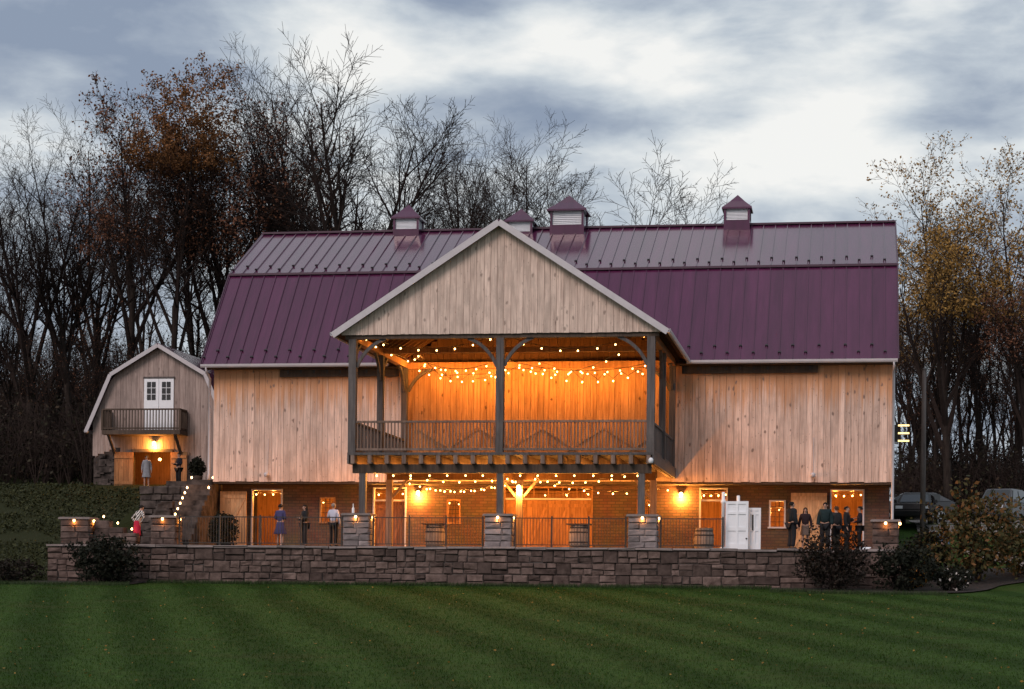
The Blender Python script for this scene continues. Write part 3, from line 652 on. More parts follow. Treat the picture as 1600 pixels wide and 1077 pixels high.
# small white spotlight at the deck corner
spt = thing('corner_spotlight', (PXR+.1, -.1, 3.3), None, None, parent=porch)
m = MB(); m.lathe([(.03, 3.28), (.09, 3.31), (.10, 3.42), (.05, 3.5)], 10, PXR+.05, -.12); m.build('spot_head', M_WHITE, spt, True)
# ceiling fan
fx, fy, fz = 1.55, 3.0, 8.75
fan = thing('ceiling_fan', (fx, fy, fz), 'ceiling fan with four broad blades under the porch roof', 'fan')
m = MB(); m.tube([(fx, fy, fz+.1), (fx, fy, porch_roof_z(fx)-.1)], [.03, .03], 6, True); m.build('rod', M_GUARD, fan)
m = MB(); m.lathe([(.05, fz-.14), (.13, fz-.1), (.15, fz), (.08, fz+.1)], 12, fx, fy); m.build('hub', M_GUARD, fan, True)
for k in range(4):
    a = .35+k*math.pi/2; c, s = math.cos(a), math.sin(a); beam('blade', (fx+c*.14, fy+s*.14, fz-.02), (fx+c*.85, fy+s*.85, fz-.02), .17, .02, M_DOORWOOD, fan)

# ------------------------------------------------------------------ string lights and lamps
im = bpy.data.meshes.new('bulb')
import bmesh
bm = bmesh.new(); bmesh.ops.create_icosphere(bm, subdivisions=1, radius=.037); bm.to_mesh(im); bm.free(); im.materials.append(M_BULB)
LIGHTS = {}
def lamp_light(p, parent, power, r=.04, col=(1.0, .36, .055)):
    key = (power, r)
    if key not in LIGHTS:
        ld = bpy.data.lights.new('lamp_light', 'POINT'); ld.energy = power; ld.color = col; ld.shadow_soft_size = r; LIGHTS[key] = ld
    o = bpy.data.objects.new('lamp_light', LIGHTS[key]); COL.objects.link(o); attach(o, parent, Matrix.Translation(Vector(p))); return o
def string(pts, label, power=None):
    """pts: (px, py, Y); bulbs hang on a cable through them"""
    P = [at(*p) for p in pts]
    for q in P:
        if q.z < 7: q.z = min(q.z, 2.86 if q.y < .95 else (3.2 if (q.y < 4.9 or q.y > 5.5) else 2.86))
    power = power or ((30 if P[0].y > 6 else 9) if P[0].z > 7 else (180 if P[0].y > 6 else 50))
    s = thing('string_light', P[0], label, 'string light')
    m = MB(); c = [q+Vector((0, 0, .10)) for q in P]; m.tube(c, [.012]*len(c), 4); m.build('cable', M_CABLE, s)
    for i, q in enumerate(P):
        mk('bulb', im, s, Matrix.Translation(q))
        if i % 2 == 0: lamp_light(q-Vector((0, 0, .10)), s, power)
def z1(pts, sc, ox, oy, Y0, Y1):
    n = len(pts); return [(ox+a/sc, oy+b_/sc, Y0+(Y1-Y0)*i/max(1, n-1)) for i, (a, b_) in enumerate(pts)]
A, B = (4.487, 500, 500), (4.141, 760, 500)
string(z1([(285,128),(325,138),(445,175),(565,200),(690,213),(818,215),(945,203),(1072,177),(1195,137)], *A, .9, .9), 'drooping string of bulbs under the porch gable beam on the side without the fan')
string(z1([(25,127),(128,115),(240,157),(357,185),(478,200),(592,200),(718,185),(835,160),(1020,107)], *B, .9, .9), 'drooping string of bulbs under the porch gable beam on the ceiling fan side')
string(z1([(392,190),(500,247),(617,290)], *A, 2.4, 8.6), 'short string of three bulbs along the porch side plate beam')
string(z1([(857,225),(775,270),(692,308),(610,335),(530,352)], *B, 2.5, 8.5), 'string of bulbs slanting back under the porch ceiling towards the pine wall')
string(z1([(697,357),(733,325),(765,385),(848,350),(855,385),(915,430),(962,370),(995,435),(1075,375),(1072,430),(1157,422),(1188,370),(1230,402)], *A, 8.6, 8.6), 'zigzag string of bulbs along the pine back wall near the side plate beam')
string(z1([(690,255),(845,410),(965,400),(1200,395)], *A, 7.4, 7.4), 'sparse string of four bulbs in front of the zigzag one on the upper porch')
string(z1([(20,342),(60,370),(122,325),(143,345),(212,310),(240,325),(287,335),(318,347),(365,350),(343,283),(440,315),(420,375),(445,355)], *B, 8.6, 8.6), 'tangled bulbs at the middle of the upper porch back wall')
string(z1([(518,395),(548,335),(620,402),(655,350),(722,402),(765,352),(820,395),(872,347),(915,375),(980,335),(1010,350)], *B, 8.6, 8.6), 'zigzag string of bulbs along the upper porch back wall below the ceiling fan')
A2, B2 = (4.896, 540, 700), (4.897, 780, 700)
string(z1([(238,190),(365,186),(498,191),(642,196),(778,193),(918,186),(1050,185)], *A2, .85, .85), 'straight string of bulbs under the porch deck beam, over the stone pillar with bottles')
string(z1([(160,188),(295,186),(435,193),(575,198),(720,196),(862,186),(1060,195)], *B2, .85, .85), 'straight string of bulbs under the porch deck beam, ending by the white spotlight')
string(z1([(365,213),(497,235),(625,248),(747,260),(870,263),(992,258),(1120,253),(1237,238),(1300,262)], *A2, 3.2, 3.2), 'sagging string of bulbs in the lower porch above the barrel with the dark tray')
string(z1([(275,240),(315,263),(370,258),(460,265),(562,268),(660,265),(762,257),(860,242),(960,220)], *B2, 3.2, 3.2), 'sagging string of bulbs in the lower porch in front of the wide doors')
string(z1([(620,315),(688,325),(757,333),(833,337),(907,335),(987,330),(1060,322),(1140,305),(1220,285),(1280,262)], *A2, 7.5, 7.5), 'deep sagging string of bulbs near the masonry wall of the lower porch')
string(z1([(425,290),(535,315),(650,328),(757,345),(870,350),(977,350),(1190,338),(1290,325)], *B2, 7.5, 7.5), 'string of bulbs along the masonry wall towards the white-framed doorway')
def swag(px0, py0, px1, py1, sag, n, Y): return [(px0+(px1-px0)*k/(n-1), py0+(py1-py0)*k/(n-1)+sag*4*(k/(n-1))*(1-k/(n-1)), Y) for k in range(n)]
string(swag(648, 562, 776, 566, 16, 9, 9.2), 'shallow string of bulbs close to the upper porch wall, ending behind the middle post', 14)
string(swag(792, 566, 1008, 572, 14, 12, 9.2), 'shallow string of bulbs close to the upper porch wall beyond the middle post', 14)
string(swag(640, 756, 800, 752, 14, 11, 9.4), 'low string of bulbs close to the masonry wall by the barred window', 30)
def wall_lamp(p, label, r=.10, depth=.12):
    l = thing('wall_lamp', p, label, 'lamp', 'lit wall lamps'); px, py, pz = p
    box('back_plate', px-.07, px+.07, py+depth-.02, py+depth, pz-.12, pz+.14, M_GUARD, l)
    box('arm', px-.02, px+.02, py+.0, py+depth-.02, pz+.1, pz+.14, M_GUARD, l)
    m = MB(); m.lathe([(.02, pz-.12), (r*.8, pz-.06), (r, pz+.0), (r*.7, pz+.07), (.03, pz+.1)], 10, px, py); m.build('globe', M_LAMP, l, True); lamp_light((px, py-.06, pz-.18), l, 420, .05)
wall_lamp((at(653, 758, 11.1).x, 11.16, 2.7), 'wall lamp on the masonry between brown door and barred window')
wall_lamp((-.06, 4.93, 2.62), 'lamp on the middle post of the lower porch')
wall_lamp((at(1064, 762, 11.1).x, 11.16, 2.65), 'wall lamp on the masonry beside the doorway with the white frame')
def room_lights(x0, x1, wh, y=12.3, z=2.70, n=5):
    l = thing('room_string_light', (x0, y, z), 'row of small bulbs strung under the ceiling behind the '+wh, 'string light'); m = MB()
    P = [Vector((x0+(x1-x0)*k/(n-1), y, z-.05*math.sin(math.pi*k/(n-1)))) for k in range(n)]; m.tube([q+Vector((0, 0, .08)) for q in P], [.01]*n, 4); m.build('cable', M_CABLE, l)
    for k, q in enumerate(P):
        mk('bulb', im, l, Matrix.Translation(q))
        if k in (1, n-2): lamp_light(q-Vector((0, 0, .1)), l, 130)
for x0, x1, wh in ((-13.9, -12.3, 'doorway beside the open plank door'), (-8.1, -6.6, 'brown double door'), (-2.0, 1.9, 'wide four-leaf doors'), (6.75, 8.05, 'doorway behind the white doors'), (12.5, 13.95, 'doorway at the barn corner')):
    room_lights(x0, x1, wh)
room_lights(-10.4, -9.4, 'window by the shirted person', 12.6, 2.3, 3)
room_lights(10.0, 10.8, 'small white-framed window', 12.6, 2.1, 3)
room_lights(-4.5, -3.6, 'barred window', 12.6, 2.3, 3)
room_lights(4.2, 5.0, 'window beside the stone pillar', 12.6, 2.3, 3)

# ------------------------------------------------------------------ stonework
def stone_mesh(wd, dp, ht, rng, mat, name='stone'):
    c = min(.035, wd*.15, ht*.18); m = MB(); j = lambda a: rng.uniform(-a, a)
    o = [(0, 0), (wd, 0), (wd, ht), (0, ht)]; ins = [(c, c), (wd-c, c), (wd-c, ht-c), (c, ht-c)]
    m.add([(x_, dp, z_) for x_, z_ in o]+[(x_+j(.013), c+j(.02), z_+j(.013)) for x_, z_ in o]+[(x_+j(.03), j(.028), z_+j(.024)) for x_, z_ in ins],
          [(8, 9, 10, 11)]+[(4+i, 4+(i+1) % 4, 8+(i+1) % 4, 8+i) for i in range(4)]+[(i, (i+1) % 4, 4+(i+1) % 4, 4+i) for i in range(4)])
    return m.mesh(name, mat)
wall = thing('retaining_wall', (-1.5, 0, -1.5), 'long low retaining wall of rough brown stone blocks along the lawn', 'wall')
rs = random.Random(21); WX0, WX1 = -18.5, 15.6
box('core', WX0+.06, WX1-.06, -.16, .24, -1.95, -.11, M_MORTAR, wall)
zc = -1.62
def put_stone(x_, z_, wd, ht): mk('stone', stone_mesh(wd-.026, .16, ht-.024, rs, M_STONE), wall, Matrix.Translation((x_+.013, -.20-rs.uniform(0, .075), z_+.012)))
for hh in (.56, .47, .49):
    x = WX0
    while x < WX1-.05:
        wd = rs.uniform(.34, 1.0)
        if WX1-x-wd < .3: wd = WX1-x
        q = rs.random()
        if q < .22 and wd < .8: put_stone(x, zc, wd, hh)
        else:
            cut = hh*rs.uniform(.36, .64)
            for z0_, h_ in ((0, cut), (cut, hh-cut)):
                if wd > .72 and rs.random() < .7:
                    c_ = wd*rs.uniform(.35, .65); put_stone(x, zc+z0_, c_, h_); put_stone(x+c_, zc+z0_, wd-c_, h_)
                else: put_stone(x, zc+z0_, wd, h_)
        x += wd
    zc += hh
x = WX0-.04
while x < WX1:
    wd = min(rs.uniform(.9, 1.5), WX1+.04-x)
    if WX1-x-wd < .3: wd = WX1+.04-x
    me = stone_mesh(wd-.02, .56, .10, rs, M_CAP, 'capstone'); mk('capstone', me, wall, Matrix.Translation((x+.01, -.30+rs.uniform(-.03, .03), -.098+rs.uniform(0, .03))) @ Matrix.Rotation(rs.uniform(-.012, .012), 4, 'Y')); x += wd
# ground course on which the wall stands continues below the lawn
def pillar(x0, x1, y0, y1, z0, z1, label, lamps=True, mat=M_STONE2):
    p = thing('stone_pillar', ((x0+x1)/2, (y0+y1)/2, z0), label, 'pillar', 'stone pillars of the terrace')
    box('core', x0+.06, x1-.06, y0+.06, y1-.06, z0, z1-.1, M_MORTAR, p)
    n = max(3, round((z1-.1-z0)/.26)); hh = (z1-.1-z0)/n; wd = x1-x0; dp = y1-y0
    for r in range(n):
        cut = rs.uniform(.32, .68); xs = [0, cut, 1] if rs.random() < .8 else [0, 1]
        for a, b_ in zip(xs, xs[1:]):
            me = stone_mesh(wd*(b_-a)-.016, .10, hh-.016, rs, mat); mk('stone', me, p, Matrix.Translation((x0+wd*a+.008, y0-rs.uniform(0, .02), z0+hh*r+.008)))
            R90 = Matrix.Translation((x1+rs.uniform(0, .015), y0+.10+(dp-.11)*a+.008, z0+hh*r+.008)) @ Matrix.Rotation(math.pi/2, 4, 'Z')
            mk('stone', stone_mesh((dp-.12)*(b_-a)-.016, .10, hh-.016, rs, mat), p, R90)
    m = MB(); cx0, cx1, cy0, cy1 = x0-.07, x1+.07, y0-.07, y1+.07
    m.box(cx0, cx1, cy0, cy1, z1-.09, z1-.02); m.box(cx0+.03, cx1-.03, cy0+.03, cy1-.03, z1-.0199, z1); m.build('cap', M_CAP, p)
    if lamps:
        for (lx, ly) in (((x0+x1)/2, y0-.05), (x1+.05, (y0+y1)/2)):
            m = MB(); m.lathe([(.01, z1-.20), (.045, z1-.18), (.05, z1-.13), (.03, z1-.10)], 8, lx, ly); m.build('cap_light', M_SMALL, p, True); lamp_light((lx, ly-.03 if ly < y0 else ly, z1-.25), p, 4, .02)
pillar(-6.26, -5.2, -.12, .84, 0.0, 1.32, 'grey stone pillar with a small bottle and flowers on its cap')
pillar(-.58, .48, -.12, .84, 0.0, 1.32, 'grey stone pillar carrying the middle post of the lower porch')
pillar(5.05, 6.17, -.12, .84, 0.0, 1.32, 'grey stone pillar below the white spotlight at the deck corner')
pillar(-14.19, -13.17, -.12, .8, 0.0, 1.2, 'brown stone pillar between the steps and the iron fence', True, M_STONE)
pillar(-18.0, -16.8, -.12, .8, 0.0, 1.12, 'broad brown stone pillar at the hillside end of the wall', True, M_STONE)
pillar(14.35, 15.35, .9, 1.8, 0.0, 1.2, 'brown stone pillar with a lit lamp by the barn downspout', True, M_STONE)
bt = thing('bottle', (-5.95, .3, 1.32), 'pale bottle standing on a stone pillar cap', 'bottle')
m = MB(); m.lathe([(.05, 1.321), (.055, 1.34), (.055, 1.52), (.02, 1.58), (.02, 1.68), (.025, 1.70)], 10, -5.95, .3); m.build('glass', M_WHITE, bt, True)
m = MB(); m.lathe([(.022, 1.7005), (.022, 1.73)], 8, -5.95, .3); m.build('cork', M_BARREL, bt)

# low left wall with steps behind the bush
lw2 = thing('step_wall', (-15.6, 1.4, 0), 'low stepped stone wall with small lights between two pillars', 'wall')
for k, (a, b_, z) in enumerate(((-16.75, -16.1, 1.0), (-16.1, -15.5, .74), (-15.5, -14.95, .5))):
    for r in range(3): mk('stone', stone_mesh(b_-a-.01, .5, z/3-.012, rs, M_STONE), lw2, Matrix.Translation((a+.005, .3, z/3*r+.006)))
M_SM = M_SMALL
def path_light(p, label, g, hgt=.12):
    l = thing('path_light', p, label, 'lamp', g); x_, y_, z_ = p
    m = MB(); m.tube([(x_, y_, z_), (x_, y_, z_+hgt)], [.02, .015], 5, True); m.build('stake', M_GUARD, l)
    m = MB(); m.lathe([(.02, z_+hgt), (.038, z_+hgt+.02), (.038, z_+hgt+.06), (.02, z_+hgt+.09)], 8, x_, y_); m.build('bulb', M_SMALL, l, True)
for p in ((-16.4, .5, 1.0), (-15.8, .5, .74), (-15.2, .5, .5)): path_light(p, 'small light on the low stepped wall behind the bush', 'lights on the stepped wall')
# stairs going up beside the barn
st = thing('stone_stairs', (-15, 7, 0), 'flight of rough stone steps climbing beside the barn to the small barn', 'stairs')
NS = 12
for i in range(NS):
    y0 = 1.7+i*.775; zt = 3.22*(i+1)/NS; xl = -14.4-.2*(y0-1.7); xr = xl+1.2
    m = MB(); jj = lambda: rs.uniform(-.03, .03)
    m.add([(xl+jj(), y0+jj(), 0.001), (xr+jj(), y0+jj(), 0.001), (xr, y0+.775, 0.001), (xl, y0+.775, 0.001), (xl+jj(), y0+jj(), zt), (xr+jj(), y0+jj(), zt), (xr, y0+.765, zt), (xl, y0+.765, zt)],
          [(0, 3, 2, 1), (4, 5, 6, 7), (0, 1, 5, 4), (1, 2, 6, 5), (2, 3, 7, 6), (3, 0, 4, 7)])
    m.build('step', M_RUBBLE, st)
    for side in ((0,) if i in (4, 5, 6, 7, 8) else ((0, 1) if i in (9, 11) else ())):
        lx = xl+.1 if side == 0 else xr-.1; m2 = MB(); m2.lathe([(.01, zt+.06), (.04, zt+.08), (.04, zt+.13), (.02, zt+.16)], 8, lx, y0+.25); m2.build('step_light', M_SMALL, st, True)
        lamp_light((lx, y0+.15, zt+.2), st, 3, .02)
# rough stones flanking the steps
for k in range(26):
    i = rs.randrange(1, 8); y0 = 1.7+i*.775; zt = 3.22*(i+1)/NS; xl = -14.4-.2*(y0-1.7); hh = rs.uniform(.2, .34)
    mk('flank_stone', stone_mesh(rs.uniform(.4, .75), .3, hh, rs, M_RUBBLE), st, Matrix.Translation((xl-rs.uniform(.75, 1.1), y0, max(.0, zt-rs.uniform(.35, .7)))))
lnd = MB(); lnd.prism([(-17.4, 11.03), (-14.8, 11.03), (-14.8, 14.5), (-17.4, 14.5)], 'z', .2, 3.2)
tag(lnd.build('landing_terrace', M_RUBBLE, fix=True), kind='structure')

bw = thing('bank_wall', (-18.2, 8, 0), 'rough dark stone wall holding the bank behind the stepped wall', 'wall')
z = 0.0
while z < 2.75:
    hh = rs.uniform(.26, .4); x = -18.5
    while x < -16.35:
        wd = rs.uniform(.35, .8); mk('stone', stone_mesh(wd-.02, .35, hh-.02, rs, M_RUBBLE), bw, Matrix.Translation((x, 10.62-rs.uniform(0, .08), z))); x += wd
    y = 10.5
    while y > .9:
        wd = rs.uniform(.4, .85); top = height(TER_L-.3, y-wd)+.25
        if z < top: mk('stone', stone_mesh(wd-.02, .3, hh-.02, rs, M_RUBBLE), bw, Matrix.Translation((-18.16+rs.uniform(0, .06), y-wd, z)) @ Matrix.Rotation(math.pi/2, 4, 'Z'))
        y -= wd
    z += hh
# ------------------------------------------------------------------ iron fences
def fence(x0, x1, y, label):
    f = thing('iron_fence', ((x0+x1)/2, y, 0), label, 'fence', 'black iron fences on the terrace edge')
    box('top_rail', x0, x1, y-.02, y+.02, 1.14, 1.18, M_IRON, f); box('bottom_rail', x0, x1, y-.02, y+.02, .10, .135, M_IRON, f)
    n = max(1, round((x1-x0)/1.75))
    for k in range(n+1):
        xx = x0+.03+(x1-x0-.06)*k/n; box('post', xx-.03, xx+.03, y-.03, y+.03, .002, 1.24, M_IRON, f)
    n = int((x1-x0)/.115)
    for k in range(n): xx = x0+(x1-x0)*(k+.5)/n; box('picket', xx-.009, xx+.009, y-.009, y+.009, .135, 1.14, M_IRON, f)
fence(-13.10, -6.33, .15, 'black iron fence with thin bars in front of the open plank door')
fence(-5.12, -.66, .15, 'black iron fence with thin bars in front of the barred window')
fence(.56, 4.97, .15, 'black iron fence with thin bars in front of the wide doors')
fence(6.26, 8.72, .15, 'short black iron fence with thin bars beside the white doors')

# ------------------------------------------------------------------ barrels, white doors and other terrace things
def barrel(x, y, label, h=1.0, r=.42, tray=True):
    b = thing('barrel', (x, y, 0), label, 'barrel')
    n = 14
    for k in range(n):
        a0, a1 = 2*math.pi*k/n+.01, 2*math.pi*(k+1)/n-.01; m = MB(); prof = [(.82, 0.002), (.95, .25), (1.0, .5), (.95, .75), (.82, 1)]
        vs = [(x+r*q*math.cos(a), y+r*q*math.sin(a), z*h) for q, z in prof for a in (a0, a1)]+[(x+r*(q-.08)*math.cos(a), y+r*(q-.08)*math.sin(a), z*h) for q, z in prof for a in (a0, a1)]
        fs = [(2*i, 2*i+1, 2*i+3, 2*i+2) for i in range(4)]+[(10+2*i+1, 10+2*i, 10+2*i+2, 10+2*i+3) for i in range(4)]+[(8, 9, 19, 18)]
        m.add(vs, fs); m.build('stave', M_BARREL, b)
    for z, q in ((.12, .90), (.3, .975), (.7, .975), (.88, .90)):
        m = MB(); m.lathe([(r*q+.004, z*h-.025), (r*q+.012, z*h+.025)], 20, x, y, cap=False); m.build('hoop', M_GUARD, b)
    m = MB(); m.lathe([(r*.74, h-.06), (r*.74, h-.03)], 16, x, y); m.build('lid', M_BARREL, b)
    if tray: box('table_top', x-.5, x+.5, y-.4, y+.4, h+.002, h+.05, M_TIMBER_DK, b)
barrel(at(680, 830, 3.5).x, 3.5, 'oak barrel with a dark square top below the barred window'); barrel(at(905, 830, 3.0).x, 3.0, 'pale oak barrel with a dark square top in front of the wide doors')
barrel(at(1100, 830, 6.0).x, 6.0, 'oak barrel without a top standing before the doorway', tray=False)
def panel_door(x, y, wd, ht, rot, label, knob=1):
    d = thing('white_door', (x, y, 0), label, 'door', 'white panelled doors on the terrace'); 
    def bx(nm, a0, a1, b0, b1, c0, c1, mt):
        W = Matrix.Translation((x, y, 0)) @ Matrix.Rotation(rot, 4, 'Z') @ Matrix.Translation(((a0+a1)/2, (b0+b1)/2, (c0+c1)/2)) @ Matrix.Diagonal((a1-a0, b1-b0, c1-c0, 1)); return mk(nm, cube(mt), d, W)
    bx('slab', 0, wd, 0, .035, .005, ht, M_WHITE)
    for a, b_ in ((.0, .09), (wd/2-.045, wd/2+.045), (wd-.09, wd)): bx('stile', a, b_, -.035, -.0005, .005, ht, M_WHITE)
    for c0, c1 in ((.005, .22), (.72, .86), (1.36, 1.46), (ht-.11, ht)):
        bx('rail', .09, wd/2-.045, -.033, -.0005, c0, c1, M_WHITE); bx('rail', wd/2+.045, wd-.09, -.033, -.0005, c0, c1, M_WHITE)
    if knob:
        m = MB(); kx = wd-.06; q = Matrix.Translation((x, y, 0)) @ Matrix.Rotation(rot, 4, 'Z') @ Vector((kx, -.05, .42)); m.lathe([(.01, q.z-.03), (.035, q.z-.015), (.035, q.z+.015), (.01, q.z+.03)], 8, q.x, q.y); m.build('knob', M_GUARD, d, True)
    return d
dx0 = at(1133, 860, .42).x
panel_door(dx0, .55, .88, 1.86, -.1, 'larger white panelled door standing upright on the terrace edge')
d2 = panel_door(dx0+.84, .80, .5, 1.62, .05, 'narrower white door with a dark pull handle behind the larger one', 0)
box('pull_handle', dx0+1.0, dx0+1.06, .755, .782, .75, 1.35, M_GUARD, d2)
for i, (xx, yy, zz) in enumerate(((dx0-.1, .62, 2.22), (dx0+.46, .9, 2.1))):
    p = thing('white_post', (xx, yy, 0), ('taller' if i == 0 else 'shorter')+' white round post with a cap behind the white doors', 'post')
    m = MB(); m.lathe([(.07, 0.002), (.07, zz-.45), (.10, zz-.42), (.10, zz-.34), (.065, zz-.30), (.065, zz-.03), (.05, zz)], 12, xx, yy); m.build('shaft', M_WHITE, p, True)
    m = MB(); m.lathe([(.12, 0.0019), (.12, .06), (.09, .08)], 12, xx, yy); m.build('foot', M_WHITE, p, True)
# small fallen board on wall end
box_w = thing('white_board', (14.0, .05, .0), 'small white board lying on the wall by the stone pillar', 'board'); box('plank', 13.7, 14.25, -.12, .22, .022, .07, M_WHITE, box_w); box('plank', 13.75, 14.3, -.06, .26, .0705, .11, M_WHITE, box_w)

# ------------------------------------------------------------------ small barn
SY = 24.0
def sb(px, py): return XZ(px, py, SY)
shed = thing('small_barn', (-22.3, SY, 3.6), 'small grey gambrel barn with a balcony above its open orange-lit doors', 'barn')
spx, spz = sb(250, 539); bkx, bkz = sb(176, 585); exx, ezz = sb(138, 674)
hb, he = spx-bkx, spx-exx
def shed_z(x_):
    d = abs(x_-spx); return spz-(spz-bkz)*d/hb if d < hb else bkz-(bkz-ezz)*(d-hb)/(he-hb)
sx0, sx1 = spx-he+.25, spx+he-.25; x = sx0; GZ = 3.55
while x < sx1-.05:
    wd = min(rs.uniform(.26, .34), sx1-x); a, b_ = x+.005, x+wd-.005; mid = (a+b_)/2
    z0 = GZ
    if abs(mid-(spx-.35)) < 1.02: z0 = 5.55
    if mid < spx-2.05: z0 = min(6.4, 5.2+.35*(mid-sx0))
    poly = [(a, z0), (b_, z0), (b_, shed_z(b_)-.1), (a, shed_z(a)-.1)]
    if a < spx < b_: poly = poly[:3]+[(spx, spz-.1)]+poly[3:]
    m = MB(); m.prism(poly, 'y', SY-rs.uniform(0, .012), SY+.06); m.build('board', M_SHED, shed, fix=True); x += wd
m = MB(); m.prism([(sx0+.05, GZ-1), (spx-1.4, GZ-1), (spx-1.4, 6.2), (spx-2.05, 6.2), (sx0+.05, 5.1)], 'y', SY+.03, SY+.3); m.build('stone_wall', M_RUBBLE, shed, fix=True)
# a few big face stones
for k in range(34):
    xx = rs.uniform(sx0+.05, spx-2.0); zz = rs.uniform(GZ, 5.3); wd = rs.uniform(.25, .6); hh = rs.uniform(.2, .38)
    if xx+wd > spx-1.95 or zz+hh > 5.2+.35*(xx-sx0): continue
    mk('stone', stone_mesh(wd, .1, hh, rs, M_RUBBLE), shed, Matrix.Translation((xx, SY-.05-rs.uniform(0, .05), zz)))
for s in (-1, 1):
    for (d0, z0_), (d1, z1_) in (((0, spz), (hb, bkz)), ((hb, bkz), (he, ezz))):
        m = MB(); xa, xb = spx+s*d0, spx+s*d1
        m.add([(xa, SY-.35, z0_), (xb, SY-.35, z1_), (xb, SY+13, z1_), (xa, SY+13, z0_), (xa, SY-.35, z0_+.06), (xb, SY-.35, z1_+.06), (xb, SY+13, z1_+.06), (xa, SY+13, z0_+.06)],
              [(0, 1, 2, 3), (4, 7, 6, 5), (0, 4, 5, 1), (1, 5, 6, 2), (2, 6, 7, 3), (3, 7, 4, 0)]); m.build('roof_sheet', M_ROOF, shed, fix=True)
        beam('rake_trim', (xa, SY-.38, z0_-.06), (xb, SY-.38, z1_-.06), .05, .2, M_TRIM, shed)
m = MB(); m.prism([(sx0+.05, GZ-1), (sx0+.05, ezz-.1), (spx-hb, bkz-.15), (spx, spz-.15), (spx+hb, bkz-.15), (sx1-.05, ezz-.1), (sx1-.05, GZ-1)], 'y', SY+12.6, SY+12.8); m.build('rear_wall', M_SHED, shed, fix=True)
for xx in (sx0+.02, sx1-.06): box('side_wall', xx, xx+.06, SY+.31, SY+12.6, GZ-1, ezz-.05, M_SHED, shed)
gutter('gutter', (spx-he-.05, SY-.3, ezz-.02), (spx-he-.05, SY+12, ezz-.02), shed)
box('floor', sx0+.1, sx1-.1, SY+.31, SY+12.5, GZ-.1, GZ+.03, M_TIMBER_DK, shed)
box('partition', sx0+.1, sx1-.1, SY+3.2, SY+3.3, GZ+.03, 6.2, M_DOORWOOD, shed)
# french door and balcony
dxa, dxb = sb(226, 600)[0], sb(272, 600)[0]; dz0, dz1 = 6.62, sb(250, 592)[1]
fd = thing('french_door', ((dxa+dxb)/2, SY, dz0), None, None, parent=shed)
for a, b_ in ((dxa, (dxa+dxb)/2-.01), ((dxa+dxb)/2+.01, dxb)):
    box('door_leaf', a, b_, SY-.07, SY-.013, dz0, dz1, M_WHITE, fd)
    for r in range(3):
        for c in range(2):
            wa = a+.14+(b_-a-.28)*c/2; wb = a+.14+(b_-a-.28)*(c+1)/2; z0_ = dz1-.15-(r+1)*.33
            box('pane', wa+.02, wb-.02, SY-.085, SY-.0705, z0_+.02, z0_+.31, plain('dark_glass', (.012, .014, .018), .08, .1, 3, 0, 0, .6, 0) if 'dark_glass' not in MATS else MATS['dark_glass'], fd)
box('lintel', dxa-.05, dxb+.05, SY-.09, SY-.013, dz1+.005, dz1+.1, M_TIMBER, fd)
bal0, bal1 = sb(172, 640)[0]+.05, sb(291, 640)[0]+.1; by0 = SY-1.3; bz = 6.5
bc = thing('balcony', ((bal0+bal1)/2, SY-.6, bz), None, None, parent=shed)
box('balcony_deck', bal0, bal1, by0, SY-.015, bz-.22, bz, M_TIMBER_DK, bc)
for p0, p1 in (((bal0, by0+.05), (bal1, by0+.05)), ((bal0+.05, by0+.12), (bal0+.05, SY-.1)), ((bal1-.05, by0+.12), (bal1-.05, SY-.1))):
    d = Vector((p1[0]-p0[0], p1[1]-p0[1], 0)); n = int(d.length/.16)
    beam('top_rail', (*p0, bz+1.08), (*p1, bz+1.08), .1, .08, M_TIMBER_DK, bc); beam('bottom_rail', (*p0, bz+.1), (*p1, bz+.1), .06, .07, M_TIMBER_DK, bc)
    for k in range(n+1):
        q = Vector((*p0, 0))+d*k/n; wk = .045 if 0 < k < n else .1; box('picket', q.x-wk/2, q.x+wk/2, q.y-wk/2, q.y+wk/2, bz+.001, bz+1.04, M_TIMBER_DK, bc)
for xx in (bal0+.3, bal1-.3): beam('strut', (xx, SY-.05, 5.2), (xx, by0+.15, bz-.24), .12, .12, M_TIMBER_DK, bc)
# lit doorway: plank doors open outwards
gd0, gd1 = spx-1.37, spx+.67
box('door_header', gd0-.1, gd1+.1, SY-.06, SY+.1, 5.45, 5.6, M_TIMBER, shed)
def open_leaf(hx, sgn, wd, rot):
    d = thing('open_door', (hx, SY-.05, GZ), None, None, parent=shed)
    for k in range(4):
        a0 = wd*k/4; W = Matrix.Translation((hx, SY-.05, GZ+.03)) @ Matrix.Rotation(rot, 4, 'Z') @ Matrix.Translation((sgn*(a0+wd/8), 0, .93)) @ Matrix.Diagonal((wd/4-.008, .05, 1.86, 1)); mk('plank', cube(M_DOORWOOD), d, W)
    for z in (.25, 1.6):
        W = Matrix.Translation((hx, SY-.05, GZ+.03)) @ Matrix.Rotation(rot, 4, 'Z') @ Matrix.Translation((sgn*wd/2, -.042, z)) @ Matrix.Diagonal((wd-.04, .03, .14, 1)); mk('rail', cube(M_DOORWOOD), d, W)
open_leaf(gd0, -1, 1.0, math.radians(12)); open_leaf(gd1, 1, 1.0, math.radians(-14))
shl = thing('barn_lamp', (spx-.2, SY-.25, 5.85), None, None, parent=shed)
box('arm', spx-.23, spx-.17, SY-.22, SY-.015, 6.02, 6.07, M_GUARD, shl)
m = MB(); m.lathe([(.03, 5.78), (.10, 5.84), (.10, 5.93), (.04, 6.0)], 10, spx-.2, SY-.2); m.build('globe', M_LAMP, shl, True); lamp_light((spx-.2, SY-.25, 5.70), shl, 170, .05)
